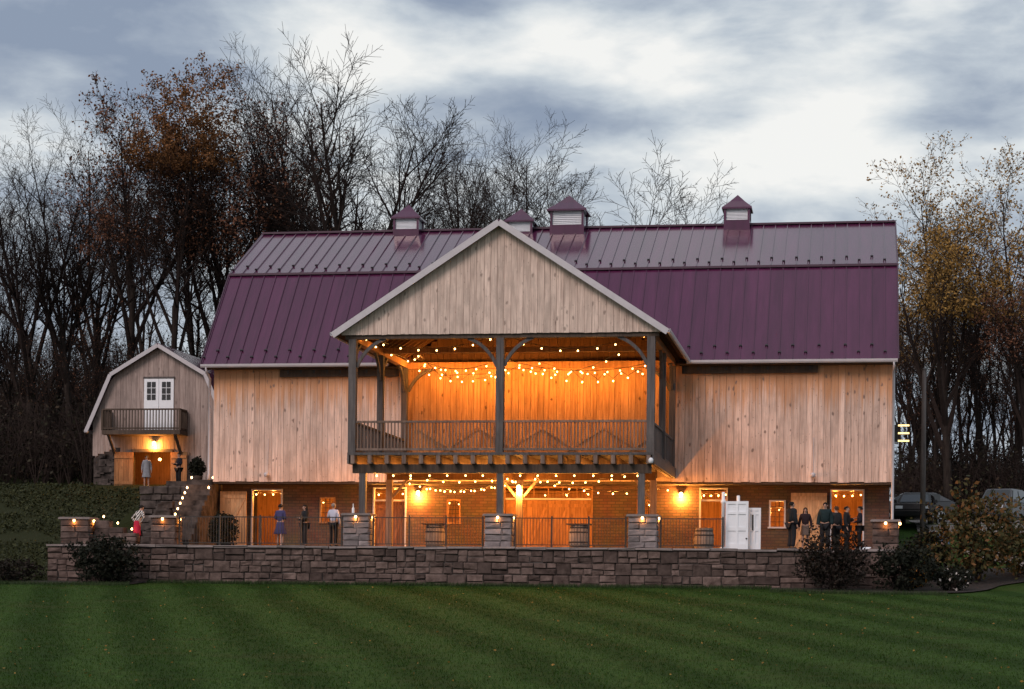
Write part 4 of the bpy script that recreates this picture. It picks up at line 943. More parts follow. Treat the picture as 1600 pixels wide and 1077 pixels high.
m = MB(); m.lathe([(.03, 5.1), (.09, 5.14), (.09, 5.2), (.03, 5.25)], 10, spx-.5, SY+1.6); o_ = m.build('room_globe', M_INLAMP, shl, True); lamp_light((spx-.5, SY+1.5, 5.02), shl, 60, .05)
m = MB(); m.tube([(spx-.5, SY+1.6, 5.24), (spx-.5, SY+1.6, 6.2)], [.01, .01], 4); m.build('room_cord', M_CABLE, shl)
box('room_ceiling', sx0+.1, sx1-.1, SY+.31, SY+3.2, 6.2, 6.28, M_CEIL, shed)

# ------------------------------------------------------------------ plants
def leaf_quads(m, pts, size, rng, flat=0.0):
    for p in pts:
        a = Vector((rng.gauss(0, 1), rng.gauss(0, 1), rng.gauss(0, 1)*(1-flat))).normalized(); b_ = a.cross(Vector((rng.gauss(0, 1), rng.gauss(0, 1), rng.gauss(0, 1)))).normalized()
        s = size*rng.uniform(.6, 1.3); P = Vector(p); a = a*s; b_ = b_*s*.6
        m.add([P-a, P+b_, P+a, P-b_], [(0, 1, 2, 3)])
def bush(name, c, rad, label, leafmat, n=1800, size=.07, group=None, cat='shrub', stems=14, seed=0, lump=.35, zg=None):
    rng = random.Random(seed); x_, y_ = c; zg = zg if zg is not None else (max(height(x_, y_), -1.75) if height(x_, y_) > -1.9 else 0.0)
    t = thing(name, (x_, y_, zg), label, cat, group); rx, ry, rz = rad
    m = MB(); tips = []
    for k in range(stems):
        a = rng.uniform(0, 6.28); q = rng.uniform(.2, .95); top = Vector((x_+rx*.8*q*math.cos(a), y_+ry*.8*q*math.sin(a), zg+rz*2*(1-.45*q*q)*rng.uniform(.75, .98)))
        b0 = Vector((x_+rng.uniform(-.1, .1)*rx, y_+rng.uniform(-.1, .1)*ry, zg-.05)); mid = b0.lerp(top, .5)+Vector((rng.uniform(-.1, .1), rng.uniform(-.1, .1), .15*rz))
        m.tube([b0, mid, top], [.025, .016, .006], 4); tips.append(top)
    m.build('stem', M_TWIG, t)
    lm = MB(); pts = []; off = Vector((seed*3.1, seed*1.7, 0))
    while len(pts) < n:
        d = Vector((rng.gauss(0, 1), rng.gauss(0, 1), rng.gauss(0, 1))).normalized(); r = rng.random()**.28
        nn = 1+lump*mnoise.noise(d*1.9+off)+lump*.7*mnoise.noise(d*4.5+off)
        p = Vector((x_+d.x*rx*r*nn, y_+d.y*ry*r*nn, zg+rz+d.z*rz*r*nn))
        if p.z < zg+.02: continue
        if lump > .3 and mnoise.noise(p*2.3+off) < -.18: continue
        pts.append(p)
    leaf_quads(lm, pts, size, rng); lm.build('foliage', leafmat, t); return t
bush('evergreen_bush', (-15.6, -1.45), (1.35, .9, .98), 'round dark evergreen bush in front of the stone wall by the stepped wall', L_DARK, 4200, .07, seed=1, lump=.5)
bush('low_bush', (-19.9, -1.0), (1.5, .8, .48), 'low reddish brown bush at the foot of the grassy bank', L_BARB, 2400, .06, seed=2, lump=.35)
bush('barberry_bush', (12.9, -1.7), (1.35, .95, 1.12), 'dark red-brown bush hiding the wall in front of the group of people', L_BARB, 4600, .06, seed=3, lump=.55)
bush('evergreen_bush', (15.6, -1.5), (1.25, .95, .92), 'dark olive bush at the barn corner in the mulch bed', L_DARK, 4200, .065, seed=4, lump=.55)
bush('autumn_shrub', (18.3, 2.2), (1.9, 1.6, 1.75), 'tall loose shrub with yellow and orange leaves at the end of the mulch bed', L_OLIVE, 3600, .10, seed=5, lump=.75)
bush('autumn_shrub', (20.6, 4.2), (1.5, 1.3, 1.15), 'lower brown-leaved shrub beside the path', L_OLIVE, 2600, .09, seed=15, lump=.6)
bush('dark_shrub', (16.5, 3.0), (.9, .9, 1.0), 'dark green shrub behind the orange chrysanthemums', L_DARK, 2200, .07, seed=6, lump=.4)
bush('chrysanthemum', (15.95, .6), (.55, .45, .42), 'clump of yellow and orange chrysanthemums at the barn corner', L_YEL, 900, .055, cat='flowers', seed=7, lump=.2, stems=6) 
bush('flowering_shrub', (17.3, -1.0), (.7, .6, .5), 'small dark shrub at the tip of the mulch bed', L_DARK, 1200, .06, cat='shrub', seed=8, lump=.3, stems=8)
bush('white_flowers', (17.3, -1.35), (.8, .45, .5), 'scattered white blooms at the tip of the mulch bed', L_PALE, 46, .065, cat='flowers', seed=9, lump=.2, stems=8)
bush('stair_shrub', (-12.35, 3.6), (.6, .7, .75), 'black-green evergreen shrub at the side of the stone stairs', L_DARK, 2600, .07, seed=10, lump=.3)
ppx = at(308, 744, 13.0).x
bush('potted_shrub', (ppx, 13.0), (.40, .35, .50), 'dark shrub in a pot at the top of the stone stairs', L_DARK, 1500, .06, seed=11, lump=.3, zg=3.45)
pt = thing('plant_pot', (ppx, 13.0, 3.2), 'dark round pot holding the shrub at the top of the stairs', 'pot')
m = MB(); m.lathe([(.16, 3.201), (.24, 3.4), (.27, 3.55), (.24, 3.56), (.2, 3.5)], 12, ppx, 13.0); m.build('bowl', M_TIMBER_DK, pt, True); m = MB(); m.lathe([(.19, 3.2005), (.19, 3.23)], 12, ppx, 13.0); m.build('foot', M_TIMBER_DK, pt)
# ground cover on the bank
rng = random.Random(5); m = MB(); pts = []
while len(pts) < 26000:
    x_ = rng.uniform(-36, -17.5); y_ = rng.uniform(-.5, 24)
    if x_ > TER_L-.1 and y_ < 11.2: continue
    if mnoise.noise(Vector((x_*.4, y_*.4, 3))) < -.25: continue
    if -25.5 < x_ and y_ > 22.5: continue
    pts.append((x_, y_, height(x_, y_)+rng.random()**2*.16))
leaf_quads(m, pts, .075, rng); tag(m.build('ground_cover', L_GREEN), 'leafy green ground cover on the bank beside the terrace', 'ground cover', kind='stuff')
# fallen leaves on the lawn
m = MB(); pts = []
for k in range(750):
    x_ = rng.uniform(-22, 24); y_ = rng.uniform(-42, -1); pts.append((x_, y_, height(x_, y_)+.03))
leaf_quads(m, pts, .034, rng, .85); tag(m.build('fallen_leaves', L_GOLD), 'scattered yellow fallen leaves on the lawn', 'leaves', kind='stuff')
# longer grass at the foot of the wall and along the bed
m = MB()
for k in range(17000):
    x_ = rng.uniform(-20, 17); y_ = -.32-abs(rng.gauss(0, .12)) if not (10.6 < x_ or x_ < -14.2) else -2.3-abs(rng.gauss(0, .2)) - (1.0 if 12 < x_ < 17 else 0)
    z_ = height(x_, y_)-.01; h = rng.uniform(.05, .2); a = rng.uniform(0, 6.28); c, s = math.cos(a)*.012, math.sin(a)*.012; lx, ly = rng.gauss(0, .03), rng.gauss(0, .03)
    m.add([(x_-c, y_-s, z_), (x_+c, y_+s, z_), (x_+lx, y_+ly, z_+h)], [(0, 1, 2)])
tag(m.build('grass', leaf_mat('grass_blade', (.02, .04, .012), (.04, .065, .022))), 'longer grass along the foot of the stone wall', 'grass', kind='stuff')

# short blades over the lawn in view (a single mesh, too many to count)
def lawn_blades(n):
    r = np.random.default_rng(3); y = -43+42.6*r.random(n)**1.25; x = -24+50*r.random(n)
    z = -1.5+.053*np.maximum(y, -43)+np.array([.10*mnoise.noise(Vector((a*.09, b_*.09, 1.3)))*sm(0, 10, abs(b_)+max(0, abs(a)-20)) for a, b_ in zip(x.tolist(), y.tolist())])
    ok = ~((y > -3.6) & (x > 10.4)) & ~((y > -2.3) & (x < -14.2)); x, y, z = x[ok], y[ok], z[ok]; n = len(x)
    a = r.random(n)*6.283; h = r.uniform(.025, .065, n); wd = .010; c, s_ = np.cos(a)*wd, np.sin(a)*wd; lx, ly = r.normal(0, .025, n), r.normal(0, .025, n)
    V_ = np.empty((n, 3, 3)); V_[:, 0] = np.stack([x-c, y-s_, z-.01], 1); V_[:, 1] = np.stack([x+c, y+s_, z-.01], 1); V_[:, 2] = np.stack([x+lx, y+ly, z+h], 1)
    me = bpy.data.meshes.new('lawn_grass'); me.vertices.add(3*n); me.vertices.foreach_set('co', V_.ravel()); me.loops.add(3*n); me.loops.foreach_set('vertex_index', np.arange(3*n, dtype=np.int32))
    me.polygons.add(n); me.polygons.foreach_set('loop_start', np.arange(0, 3*n, 3, dtype=np.int32)); me.update(calc_edges=True); me.validate(); me.materials.append(M_LAWN); return me
tag(mk('lawn_grass', lawn_blades(220000)), 'short mown grass blades of the striped lawn', 'grass', kind='stuff')

# ------------------------------------------------------------------ trees
def grow(rng, p, d, Ln, r, lvl, out, tips, cfg):
    nseg = (8, 7, 5, 3, 2)[lvl]; pts = [p]; rads = [r]; dirs = [d]
    taper = (.5, .8, .85, .85, .8)[lvl]
    for i in range(nseg):
        d = (d+Vector((rng.gauss(0, 1), rng.gauss(0, 1), rng.gauss(0, .7)))*cfg['wig'][lvl]+Vector((0, 0, cfg['trop'][lvl]))).normalized()
        p = p+d*(Ln/nseg); pts.append(p); rads.append(max(r*(1-taper*(i+1)/nseg), .008)); dirs.append(d)
    out[min(lvl, 4)].append((pts, rads))
    if lvl == 4: tips.append(pts[-1]); tips.append(pts[1]); return
    n = cfg['n'][lvl]; az = rng.uniform(0, 6.28)
    for k in range(n):
        t0 = cfg['t0'][lvl]; t = t0+(1-t0)*((k+rng.random())/n); f = t*nseg; i = min(int(f), nseg-1); u = f-i
        q = pts[i].lerp(pts[i+1], u); dd = dirs[i+1]; rr_ = rads[i]*(1-u)+rads[i+1]*u
        az += 2.4+rng.gauss(0, .4); ang = math.radians(rng.gauss(cfg['ang'][lvl], cfg['ang'][lvl]*.25))
        s = dd.cross(Vector((.3, .2, 1)) if abs(dd.z) < .95 else Vector((1, 0, 0))).normalized(); v = dd.cross(s)
        nd = (dd*math.cos(ang)+(s*math.cos(az)+v*math.sin(az))*math.sin(ang)).normalized()
        L2 = Ln*cfg['ratio'][lvl]*rng.uniform(.7, 1.15)*(1.05-.22*t if lvl > 0 else 1.12-.42*min(1, ang/math.radians(35)))
        grow(rng, q, nd, L2, max(min(rr_*.72, r*.62), .011), lvl+1, out, tips, cfg)
def make_tree(seed, H, cfg, leafmat=None, nleaf=0, lsize=.12, leaf_lo=0.0, r0=None):
    rng = random.Random(seed); out = [[] for _ in range(5)]; tips = []
    grow(rng, Vector((0, 0, -.4)), Vector((0, 0, 1)), H*cfg['trunk'], r0 or H*.0125, 0, out, tips, cfg)
    root = bpy.data.objects.new('tree', None); COL.objects.link(root); WM[root.name] = Matrix.Identity(4)
    m = MB()
    for pts, rads in out[0]: m.tube(pts, rads, 7)
    tr = mk('trunk', m.mesh('trunk', M_BARK, True), root)
    m = MB()
    for lv, sides in ((1, 5), (2, 4), (3, 3), (4, 3)):
        for pts, rads in out[lv]: m.tube(pts, rads, sides)
    mk('crown', m.mesh('crown', M_TWIG, False), root)
    if leafmat and nleaf:
        zt = max(t.z for t in tips); cand = [t for t in tips if t.z > leaf_lo*zt]
        m = MB(); ps = []
        for k in range(nleaf):
            t = rng.choice(cand); ps.append(t+Vector((rng.gauss(0, .13), rng.gauss(0, .13), rng.gauss(0, .13))))
        leaf_quads(m, ps, lsize, rng); mk('leaves', m.mesh('leaves', leafmat), root)
    return root
BASE = dict(trunk=.42, n=(5, 9, 8, 5), t0=(.45, .22, .2, .25), ang=(20, 36, 38, 40), ratio=(1.25, .40, .46, .50), wig=(.03, .045, .06, .07, .08), trop=(.03, .06, .05, .04, .03))
def cfg(**k): d = dict(BASE); d.update(k); return d
PROTO = dict(
    vase=make_tree(11, 27, cfg(n=(8, 10, 9, 7), ang=(20, 34, 38, 38), trunk=.40, ratio=(1.2, .40, .44, .46), t0=(.35, .3, .25, .2))),
    lean=make_tree(12, 26, cfg(n=(8, 10, 9, 7), ang=(28, 34, 38, 38), trunk=.34, ratio=(1.5, .40, .44, .46), t0=(.35, .3, .25, .2))),
    slim=make_tree(13, 24, cfg(n=(6, 10, 9, 7), ang=(15, 36, 40, 40), trunk=.52, ratio=(.85, .38, .45, .46), t0=(.5, .35, .2, .2))),
    rust=make_tree(14, 24, cfg(n=(8, 9, 9, 7), ang=(19, 38, 42, 42), trunk=.48, ratio=(.95, .44, .45, .46), t0=(.5, .45, .2, .2)), L_RUST, 20000, .085, .74),
    brown=make_tree(15, 22, cfg(n=(7, 9, 9, 7), ang=(20, 38, 42, 42), trunk=.46, ratio=(.98, .42, .45, .46), t0=(.5, .4, .2, .2)), L_BROWN, 8000, .075, .55),
    broad=make_tree(16, 17, cfg(n=(9, 10, 9, 6), ang=(30, 40, 42, 42), trunk=.30, ratio=(1.7, .40, .45, .46), t0=(.3, .3, .2, .2))),
    gold=make_tree(17, 23, cfg(n=(8, 9, 8, 6), ang=(22, 36, 42, 42), trunk=.38, ratio=(1.3, .42, .45, .46), t0=(.4, .4, .2, .2)), L_GOLD, 13000, .08, .5),
    thin=make_tree(18, 15, cfg(n=(5, 8, 7, 5), ang=(16, 38, 42, 42), trunk=.62, ratio=(.62, .4, .45, .5), t0=(.5, .3, .2, .2)), L_BROWN, 700, .06, .4),
)
used = set()
TLAB = dict(vase='tall bare tree with upswept fan of limbs rising high above the barn roof', lean='bare tree with limbs spreading sideways above the barn ridge', slim='slender bare tree with upright limbs in the wood',
            rust='tree with a dense rust-orange crown top in the wood behind the small barn', brown='brown-leaved tree in the wood', broad='low broad bare tree with many fine twigs', gold='tall open tree with gold leaves beyond the barn end', thin='thin young tree with few brown leaves in the wood')
def tree(kind, px, py_top, Y, rz=None, label=None, group=None, sxy=1.0):
    """stands on the ground at depth Y under picture column px, its height from the top it reaches"""
    x_, zt = XZ(px, py_top, Y); zg = height(x_, Y)
    H0 = PH[kind]; s = (zt-zg)/H0
    if kind in used: o = copy_tree(PROTO[kind])
    else: o = PROTO[kind]; used.add(kind)
    o.name = 'tree'; o.location = (x_, Y, zg-.1); o.scale = (s*sxy, s*sxy, s); o.rotation_euler = (0, 0, rz if rz is not None else RNG.uniform(0, 6.28))
    tag(o, label or TLAB[kind], 'tree', group or 'trees: '+kind); return o
PH = {k: max(v.co.z for c in p.children for v in c.data.vertices) for k, p in PROTO.items()}
tree('vase', 500, 30, 44, 1.0, 'tallest bare tree of the wood, its upswept limbs fanning high above the barn')
tree('lean', 575, 50, 42, .4, 'bare tree beside the tallest one, limbs reaching sideways over the cupola')
tree('rust', 275, 98, 41, .3, 'tall tree with the densest rust-orange crown top in the wood')
tree('brown', 205, 130, 43, 2.0, 'brown-leaved tree on the open bank side of the rust-topped tree')
tree('brown', 350, 122, 45, 4.0, 'brown-leaved tree between the rust-topped tree and the tallest bare tree')
tree('brown', 402, 140, 43, 5.1, 'brown-leaved tree right against the tallest bare tree')
tree('slim', 118, 175, 44, .7, 'slender bare tree above the roof of the small barn, next to the brown-leaved one')
tree('lean', 52, 215, 45, 2.6, 'bare tree with spreading limbs over the grassy bank')
tree('vase', 150, 165, 52, 3.3, 'bare tree with upswept limbs behind the slender one')
tree('slim', 450, 165, 52, 1.9, 'slender bare tree showing through the limbs of the tallest tree')
tree('vase', -20, 290, 46, 2.0, 'bare tree with upswept limbs at the outer edge of the bank')
for px, py, Y in ((318, 215, 60), (15, 300, 62), (235, 250, 66), (90, 280, 68), (520, 250, 66)): tree('slim', px, py, Y)
for px, py, Y in ((655, 200, 50), (725, 190, 55), (790, 182, 52), (850, 205, 56)): tree('broad', px, py, Y, label='bushy bare tree showing above the barn ridge between the cupolas', group='trees above the ridge')
for px, py, Y in ((690, 200, 62), (765, 192, 64), (822, 190, 60), (640, 215, 66), (735, 210, 70)): tree('vase', px, py, Y, label='fine-twigged upswept bare tree behind the barn ridge', group='upswept trees behind the ridge')
for px, py, Y in ((988, 238, 56), (945, 245, 60), (1012, 262, 64), (915, 240, 66)): tree('broad', px, py, Y, label='low bare tree showing just above the ridge beside the big cupola', group='low trees beside the big cupola')
tree('gold', 1490, 195, 40, .5, 'tall open tree with golden leaves beside the barn end')
tree('gold', 1590, 215, 46, 2.2, 'golden-brown tree behind the tall golden one')
tree('gold', 1440, 330, 54, 4.2, 'lower golden-brown tree showing behind the barn gable end')
tree('slim', 1545, 300, 52, 1.0, 'slender bare tree between the two golden trees'); tree('brown', 1610, 360, 38, label='brown-leaved tree beyond the driveway')
for k in range(20):
    px = 1412+k*11+RNG.uniform(-5, 5); tree('thin', px, RNG.uniform(430, 570), RNG.uniform(44, 80), label='thin young tree in the wood beyond the driveway', group='thin trees beyond the driveway')
for k in range(24):
    px = -30+k*17+RNG.uniform(-6, 6); tree('thin', px, RNG.uniform(455, 600), RNG.uniform(40, 62), label='thin young tree in the dark wood behind the small barn', group='thin trees behind the small barn')
for k in range(8):
    px = 345+k*36+RNG.uniform(-8, 8); tree('thin', px, RNG.uniform(310, 360), RNG.uniform(48, 70), label='thin young tree showing above the barn roof', group='thin trees above the roof')
# dense scrub under the trees
m = MB(); lm = MB(); rng = random.Random(77); pts = []
def scrub(px0, px1, Y0, Y1, n, h):
    for k in range(n):
        px = rng.uniform(px0, px1); Y = rng.uniform(Y0, Y1); x_ = at(px, 700, Y).x; zg = height(x_, Y); hh = h*rng.uniform(.4, 1.15)
        for s in range(5):
            a = rng.uniform(0, 6.28); q = rng.uniform(.1, .45)*hh; top = Vector((x_+q*math.cos(a), Y+q*math.sin(a), zg+hh*rng.uniform(.7, 1)))
            b0 = Vector((x_, Y, zg-.1)); mid = b0.lerp(top, .55)+Vector((rng.gauss(0, .2), rng.gauss(0, .2), .1*hh)); m.tube([b0, mid, top], [.035, .025, .012], 3)
            for j in range(6):
                u = b0.lerp(top, rng.uniform(.3, 1)); e_ = u+Vector((rng.gauss(0, .7), rng.gauss(0, .7), rng.uniform(.1, .9))); m.tube([u, e_], [.014, .009], 3)
        for j in range(26): pts.append((x_+rng.gauss(0, .28)*hh, Y+rng.gauss(0, .28)*hh, zg+rng.random()**.8*hh))
scrub(-80, 340, 38, 62, 380, 5.0); scrub(-100, 420, 66, 100, 300, 8.5); scrub(-120, 260, 60, 80, 200, 7.5); scrub(1405, 1660, 40, 66, 260, 4.6); scrub(330, 700, 40, 60, 90, 6)
leaf_quads(lm, pts, .13, rng)
tag(m.build('undergrowth', M_TWIG), 'dense dark stems of scrub under the trees of the wood', 'undergrowth', kind='stuff')
tag(lm.build('undergrowth_leaves', L_SCRUB), 'withered leaves on the dark scrub under the trees', 'undergrowth', kind='stuff')

# ------------------------------------------------------------------ people
def skin(verts, edges, radii, name, mat, root=0, sub=1):
    me = bpy.data.meshes.new(name+'_rig'); me.from_pydata([tuple(v) for v in verts], edges, []); o = bpy.data.objects.new(name+'_rig', me); COL.objects.link(o)
    md = o.modifiers.new('skin', 'SKIN'); md.use_smooth_shade = True
    for i, r in enumerate(radii):
        sv = me.skin_vertices[0].data[i]; sv.radius = (r, r) if not isinstance(r, tuple) else r; sv.use_root = (i == root)
    if sub: s = o.modifiers.new('sub', 'SUBSURF'); s.levels = sub; s.render_levels = sub
    bpy.context.view_layer.update()
    ev = o.evaluated_get(bpy.context.evaluated_depsgraph_get()); res = bpy.data.meshes.new_from_object(ev); res.name = name
    res.materials.clear(); res.materials.append(mat); bpy.data.objects.remove(o); bpy.data.meshes.remove(me)
    res.polygons.foreach_set('use_smooth', [True]*len(res.polygons)); return res
def cloth(name, col, var=.2): return MATS.get(name) or plain(name, col, .85, var, 8, .1, 0, .2, .02)
SKIN_L = plain('skin_light', (.42, .25, .19), .6, .06, 9, 0, 0, .3, .02); SKIN_D = plain('skin_tan', (.28, .16, .11), .6, .06, 9, 0, 0, .3, .02)
EYE = plain('eye_dark', (.02, .015, .012), .3, .1, 5, 0)
def person(x_, y_, z_, face, h, label, top=None, bulk=0.0, bottom=None, hair=None, long_hair=False, arms='down', skirt=None, sleeves=True, skinm=SKIN_L, coat=None, bend=0.0, group='people on the terrace', shoes=None):
    s = h/1.74; t = thing('person', (0, 0, 0), label, 'person', group)
    V = lambda *a: Vector(a)
    def bd(v):                                   # forward bend about the hips (towards -Y)
        if v.z <= .95 or not bend: return v
        q = v-V(0, 0, .95); c, sn = math.cos(bend), math.sin(bend); return V(q.x, q.y*c-q.z*sn, .95+q.z*c+q.y*sn)
    J = dict(pel=V(0, 0, .96), sp=V(0, -.01, 1.14), ch=V(0, 0, 1.34), nk=V(0, .01, 1.48), hb=V(0, -.005, 1.545), hc=V(0, -.015, 1.63), ht=V(0, -.005, 1.70), ns=V(0, -.115, 1.605))
    for n_, sx in (('l', -1), ('r', 1)):
        J[n_+'sh'] = V(.165*sx, .01, 1.41)
        el, wr = {'down': (V(.235*sx, .03, 1.13), V(.25*sx, -.05, .90)), 'fold': (V(.24*sx, .02, 1.14), V(.05*sx, -.21, 1.12)), 'hips': (V(.37*sx, .05, 1.17), V(.19*sx, -.06, 1.00)), 'hold': (V(.23*sx, .0, 1.14), V(.14*sx, -.24, 1.17)), 'one': ((V(.235*sx, .03, 1.13), V(.25*sx, -.05, .90)) if sx < 0 else (V(.25*sx, -.03, 1.16), V(.17*sx, -.25, 1.25))), 'reach': (V(.28*sx, -.14, 1.24), V(.26*sx, -.36, 1.16))}[arms]
        J[n_+'el'] = el; J[n_+'wr'] = wr; hd = (wr-el).normalized(); J[n_+'hd'] = wr+hd*.08
        side = V(-sx, 0, 0) if arms != 'fold' else V(0, 0, 1); fd_ = V(0, -1, 0) if arms == 'down' else side; nn_ = hd.cross(fd_).normalized()
        fd_ = nn_.cross(hd).normalized()
        for k in range(4):
            b0 = J[n_+'hd']+fd_*(.030-.020*k); ln = (.068, .078, .072, .055)[k]
            J[f'{n_}f{k}a'] = b0+hd*ln*.5; J[f'{n_}f{k}b'] = b0+hd*ln*.95+V(-sx*.02, 0, 0)
        J[n_+'ta'] = wr+hd*.03+fd_*.045; J[n_+'tb'] = wr+hd*.075+fd_*.055
        J[n_+'hp'] = V(.09*sx, 0, .90); J[n_+'kn'] = V(.10*sx, -.02, .50); J[n_+'an'] = V(.105*sx, .03, .09); J[n_+'to'] = V(.125*sx, -.12, .035)
    for k_ in J: J[k_] = bd(J[k_])
    Rr = dict(pel=(.15, .11), sp=(.135, .10), ch=(.15, .11), nk=.055, hb=.06, hc=(.082, .098), ht=.055, ns=.014)
    for n_ in 'lr':
        Rr.update({n_+'sh': .062, n_+'el': .042, n_+'wr': .028, n_+'hd': (.036, .018), n_+'ta': .010, n_+'tb': .008, n_+'hp': .09, n_+'kn': .062, n_+'an': .042, n_+'to': .036})
        for k in range(4): Rr[f'{n_}f{k}a'] = .009; Rr[f'{n_}f{k}b'] = .0075
    E_ = [('pel', 'sp'), ('sp', 'ch'), ('ch', 'nk'), ('nk', 'hb'), ('hb', 'hc'), ('hc', 'ht'), ('hc', 'ns')]
    for n_ in 'lr':
        E_ += [('ch', n_+'sh'), (n_+'sh', n_+'el'), (n_+'el', n_+'wr'), (n_+'wr', n_+'hd'), (n_+'wr', n_+'ta'), (n_+'ta', n_+'tb'), ('pel', n_+'hp'), (n_+'hp', n_+'kn'), (n_+'kn', n_+'an'), (n_+'an', n_+'to')]
        for k in range(4): E_ += [(n_+'hd', f'{n_}f{k}a'), (f'{n_}f{k}a', f'{n_}f{k}b')]
    W = Matrix.Translation((x_, y_, z_)) @ Matrix.Rotation(face, 4, 'Z') @ Matrix.Scale(s, 4)
    def part(nm, keys, mat, grow_=.0, rad=None, sub=1):
        ks = [k_ for k_ in keys]; idx = {k_: i for i, k_ in enumerate(ks)}
        ed = [(idx[a], idx[b_]) for a, b_ in E_ if a in idx and b_ in idx]; rd = []
        for k_ in ks:
            r = (rad or {}).get(k_, Rr[k_]); rd.append(tuple(q+grow_ for q in r) if isinstance(r, tuple) else r+grow_)
        me = skin([J[k_] for k_ in ks], ed, rd, nm, mat, 0, sub); return mk(nm, me, t, W)
    part('body', list(J), skinm)
    for sx in (-1, 1):
        m_ = MB(); q = bd(V(.033*sx, -.102, 1.635)); m_.lathe([(.002, q.z-.012), (.012, q.z), (.002, q.z+.012)], 6, q.x, q.y); o = mk('eye', m_.mesh('eye', EYE), t, W)
        m_ = MB(); q = bd(V(.086*sx, .0, 1.62)); m_.lathe([(.004, q.z-.03), (.014, q.z-.01), (.016, q.z+.015), (.004, q.z+.03)], 6, q.x, q.y); mk('ear', m_.mesh('ear', skinm), t, W)
    m_ = MB(); q = bd(V(0, -.104, 1.565)); m_.box(q.x-.022, q.x+.022, q.y-.006, q.y+.006, q.z-.004, q.z+.004); mk('mouth', m_.mesh('mouth', cloth('lip', (.25, .10, .09))), t, W)
    if top:
        ks = ['pel', 'sp', 'ch', 'lsh', 'lel', 'rsh', 'rel', 'nk']+(['lwr', 'rwr'] if sleeves else [])
        part('top', ks, top, .018+bulk, {'nk': .05, 'pel': (.16, .12)})
    if bottom: part('trousers', ['pel', 'lhp', 'lkn', 'lan', 'rhp', 'rkn', 'ran'], bottom, .018+bulk*.5, {'lan': .052, 'ran': .052})
    if skirt:
        zh, mt, fl = skirt; m_ = MB(); n = 20; rows = 7; base = len(m_.v); ztop = 1.0 if not coat else 1.42
        for i in range(rows+1):
            u = i/rows; z = ztop+(zh-ztop)*u
            for k in range(n):
                a = 2*math.pi*k/n; w_ = (.155+.0*u if ztop < 1.2 else .17-.02*math.sin(u*3.1))+fl*u; f_ = 1+.06*u*math.sin(a*6); q = bd(V(w_*f_*math.cos(a), w_*.78*f_*math.sin(a), z)); m_.v.append(tuple(q))
        for i in range(rows):
            for k in range(n): a = i*n+k; b_ = i*n+(k+1) % n; m_.f.append((a, a+n, b_+n, b_))
        mk('skirt' if not coat else 'coat', m_.mesh('skirt', mt, True), t, W)
    shoes_m = cloth('dark_shoe', (.02, .018, .018))
    for n_ in 'lr':
        m_ = MB(); a = J[n_+'an']; b_ = J[n_+'to']; m_.tube([(a.x, a.y+.04, .045), (a.x, a.y, .06), (b_.x, b_.y, .045), (b_.x, b_.y-.05, .03)], [.03, .05, .046, .02], 8, True); mk('shoe', m_.mesh('shoe', shoes_m, True), t, W)
    if hair:
        m_ = MB(); n = 12; rows = 7; lo = -.35 if not long_hair else -1.2
        for i in range(rows+1):
            ph = math.pi/2-(math.pi/2-lo*math.pi/3)*i/rows if not long_hair else math.pi/2-(math.pi/2+.5)*i/rows
            for k in range(n):
                a = 2*math.pi*k/n; fr = max(0, -math.sin(a)); p_ = ph if fr < .35 else max(ph, .42)
                r_ = .108; q = V(.096*math.cos(p_)*math.cos(a), .012+.116*math.cos(p_)*math.sin(a), 1.638+.102*math.sin(p_))
                if long_hair and fr < .35 and i >= rows-2: q = V(.115*math.cos(a), .02+.105*math.sin(a), 1.60-(.12 if i == rows-1 else .27))
                m_.v.append(tuple(bd(q)))
        for i in range(rows):
            for k in range(n): a = i*n+k; b_ = i*n+(k+1) % n; m_.f.append((a, a+n, b_+n, b_))
        mk('hair', m_.mesh('hair', hair, True), t, W)
    t.matrix_world = Matrix.Identity(4)
    # the Empty sits at the feet
    base = Matrix.Translation((x_, y_, z_))
    for c in t.children: c.matrix_parent_inverse = base.inverted()
    t.matrix_basis = base; WM[t.name] = base
    return t
HAIR_BK = cloth('black_hair', (.012, .010, .009)); HAIR_BR = cloth('brown_hair', (.05, .03, .018)); HAIR_GR = cloth('grey_hair', (.22, .19, .17))
def striped(name, c1, c2, sc, zig=0.0):
    m, nt, b = base_mat(name); N = nt.nodes; L = nt.links; tc = N.new('ShaderNodeTexCoord')
    wv = N.new('ShaderNodeTexWave'); wv.inputs['Scale'].default_value = sc; wv.inputs['Distortion'].default_value = zig; wv.bands_direction = 'X' if not zig else 'DIAGONAL'
    L.new(tc.outputs['Object'], wv.inputs['Vector']); r = N.new('ShaderNodeValToRGB'); r.color_ramp.interpolation = 'CONSTANT'
    r.color_ramp.elements[0].color = (*c1, 1); r.color_ramp.elements[1].position = .5; r.color_ramp.elements[1].color = (*c2, 1); L.new(wv.outputs['Color'], r.inputs[0]); L.new(r.outputs[0], b.inputs['Base Color']); b.inputs['Roughness'].default_value = .85
    return m
TERR_Y = 1.1
def px_x(px, Y): return at(px, 840, Y).x
ZEBRA = striped('zebra_print', (.62, .58, .55), (.03, .028, .03), 4.2, 5.0); SHIRT = striped('striped_shirt', (.62, .60, .66), (.36, .38, .52), 7.0)
person(px_x(214, .8), .8, 0, 2.6, 1.70, 'person in a black-and-white patterned top and red skirt bending by the stone pillar', top=ZEBRA, skirt=(.42, cloth('red_cloth', (.42, .02, .05)), .03), hair=HAIR_BK, arms='hips', bend=.35)
person(px_x(438, 1.0), 1.0, 0, 2.9, 1.72, 'person with dark hair in a knee-length purple-blue dress behind the fence', top=cloth('violet_cloth', (.055, .05, .13)), skirt=(.52, cloth('violet_cloth', (.055, .05, .13)), .12), hair=HAIR_BK, arms='fold')
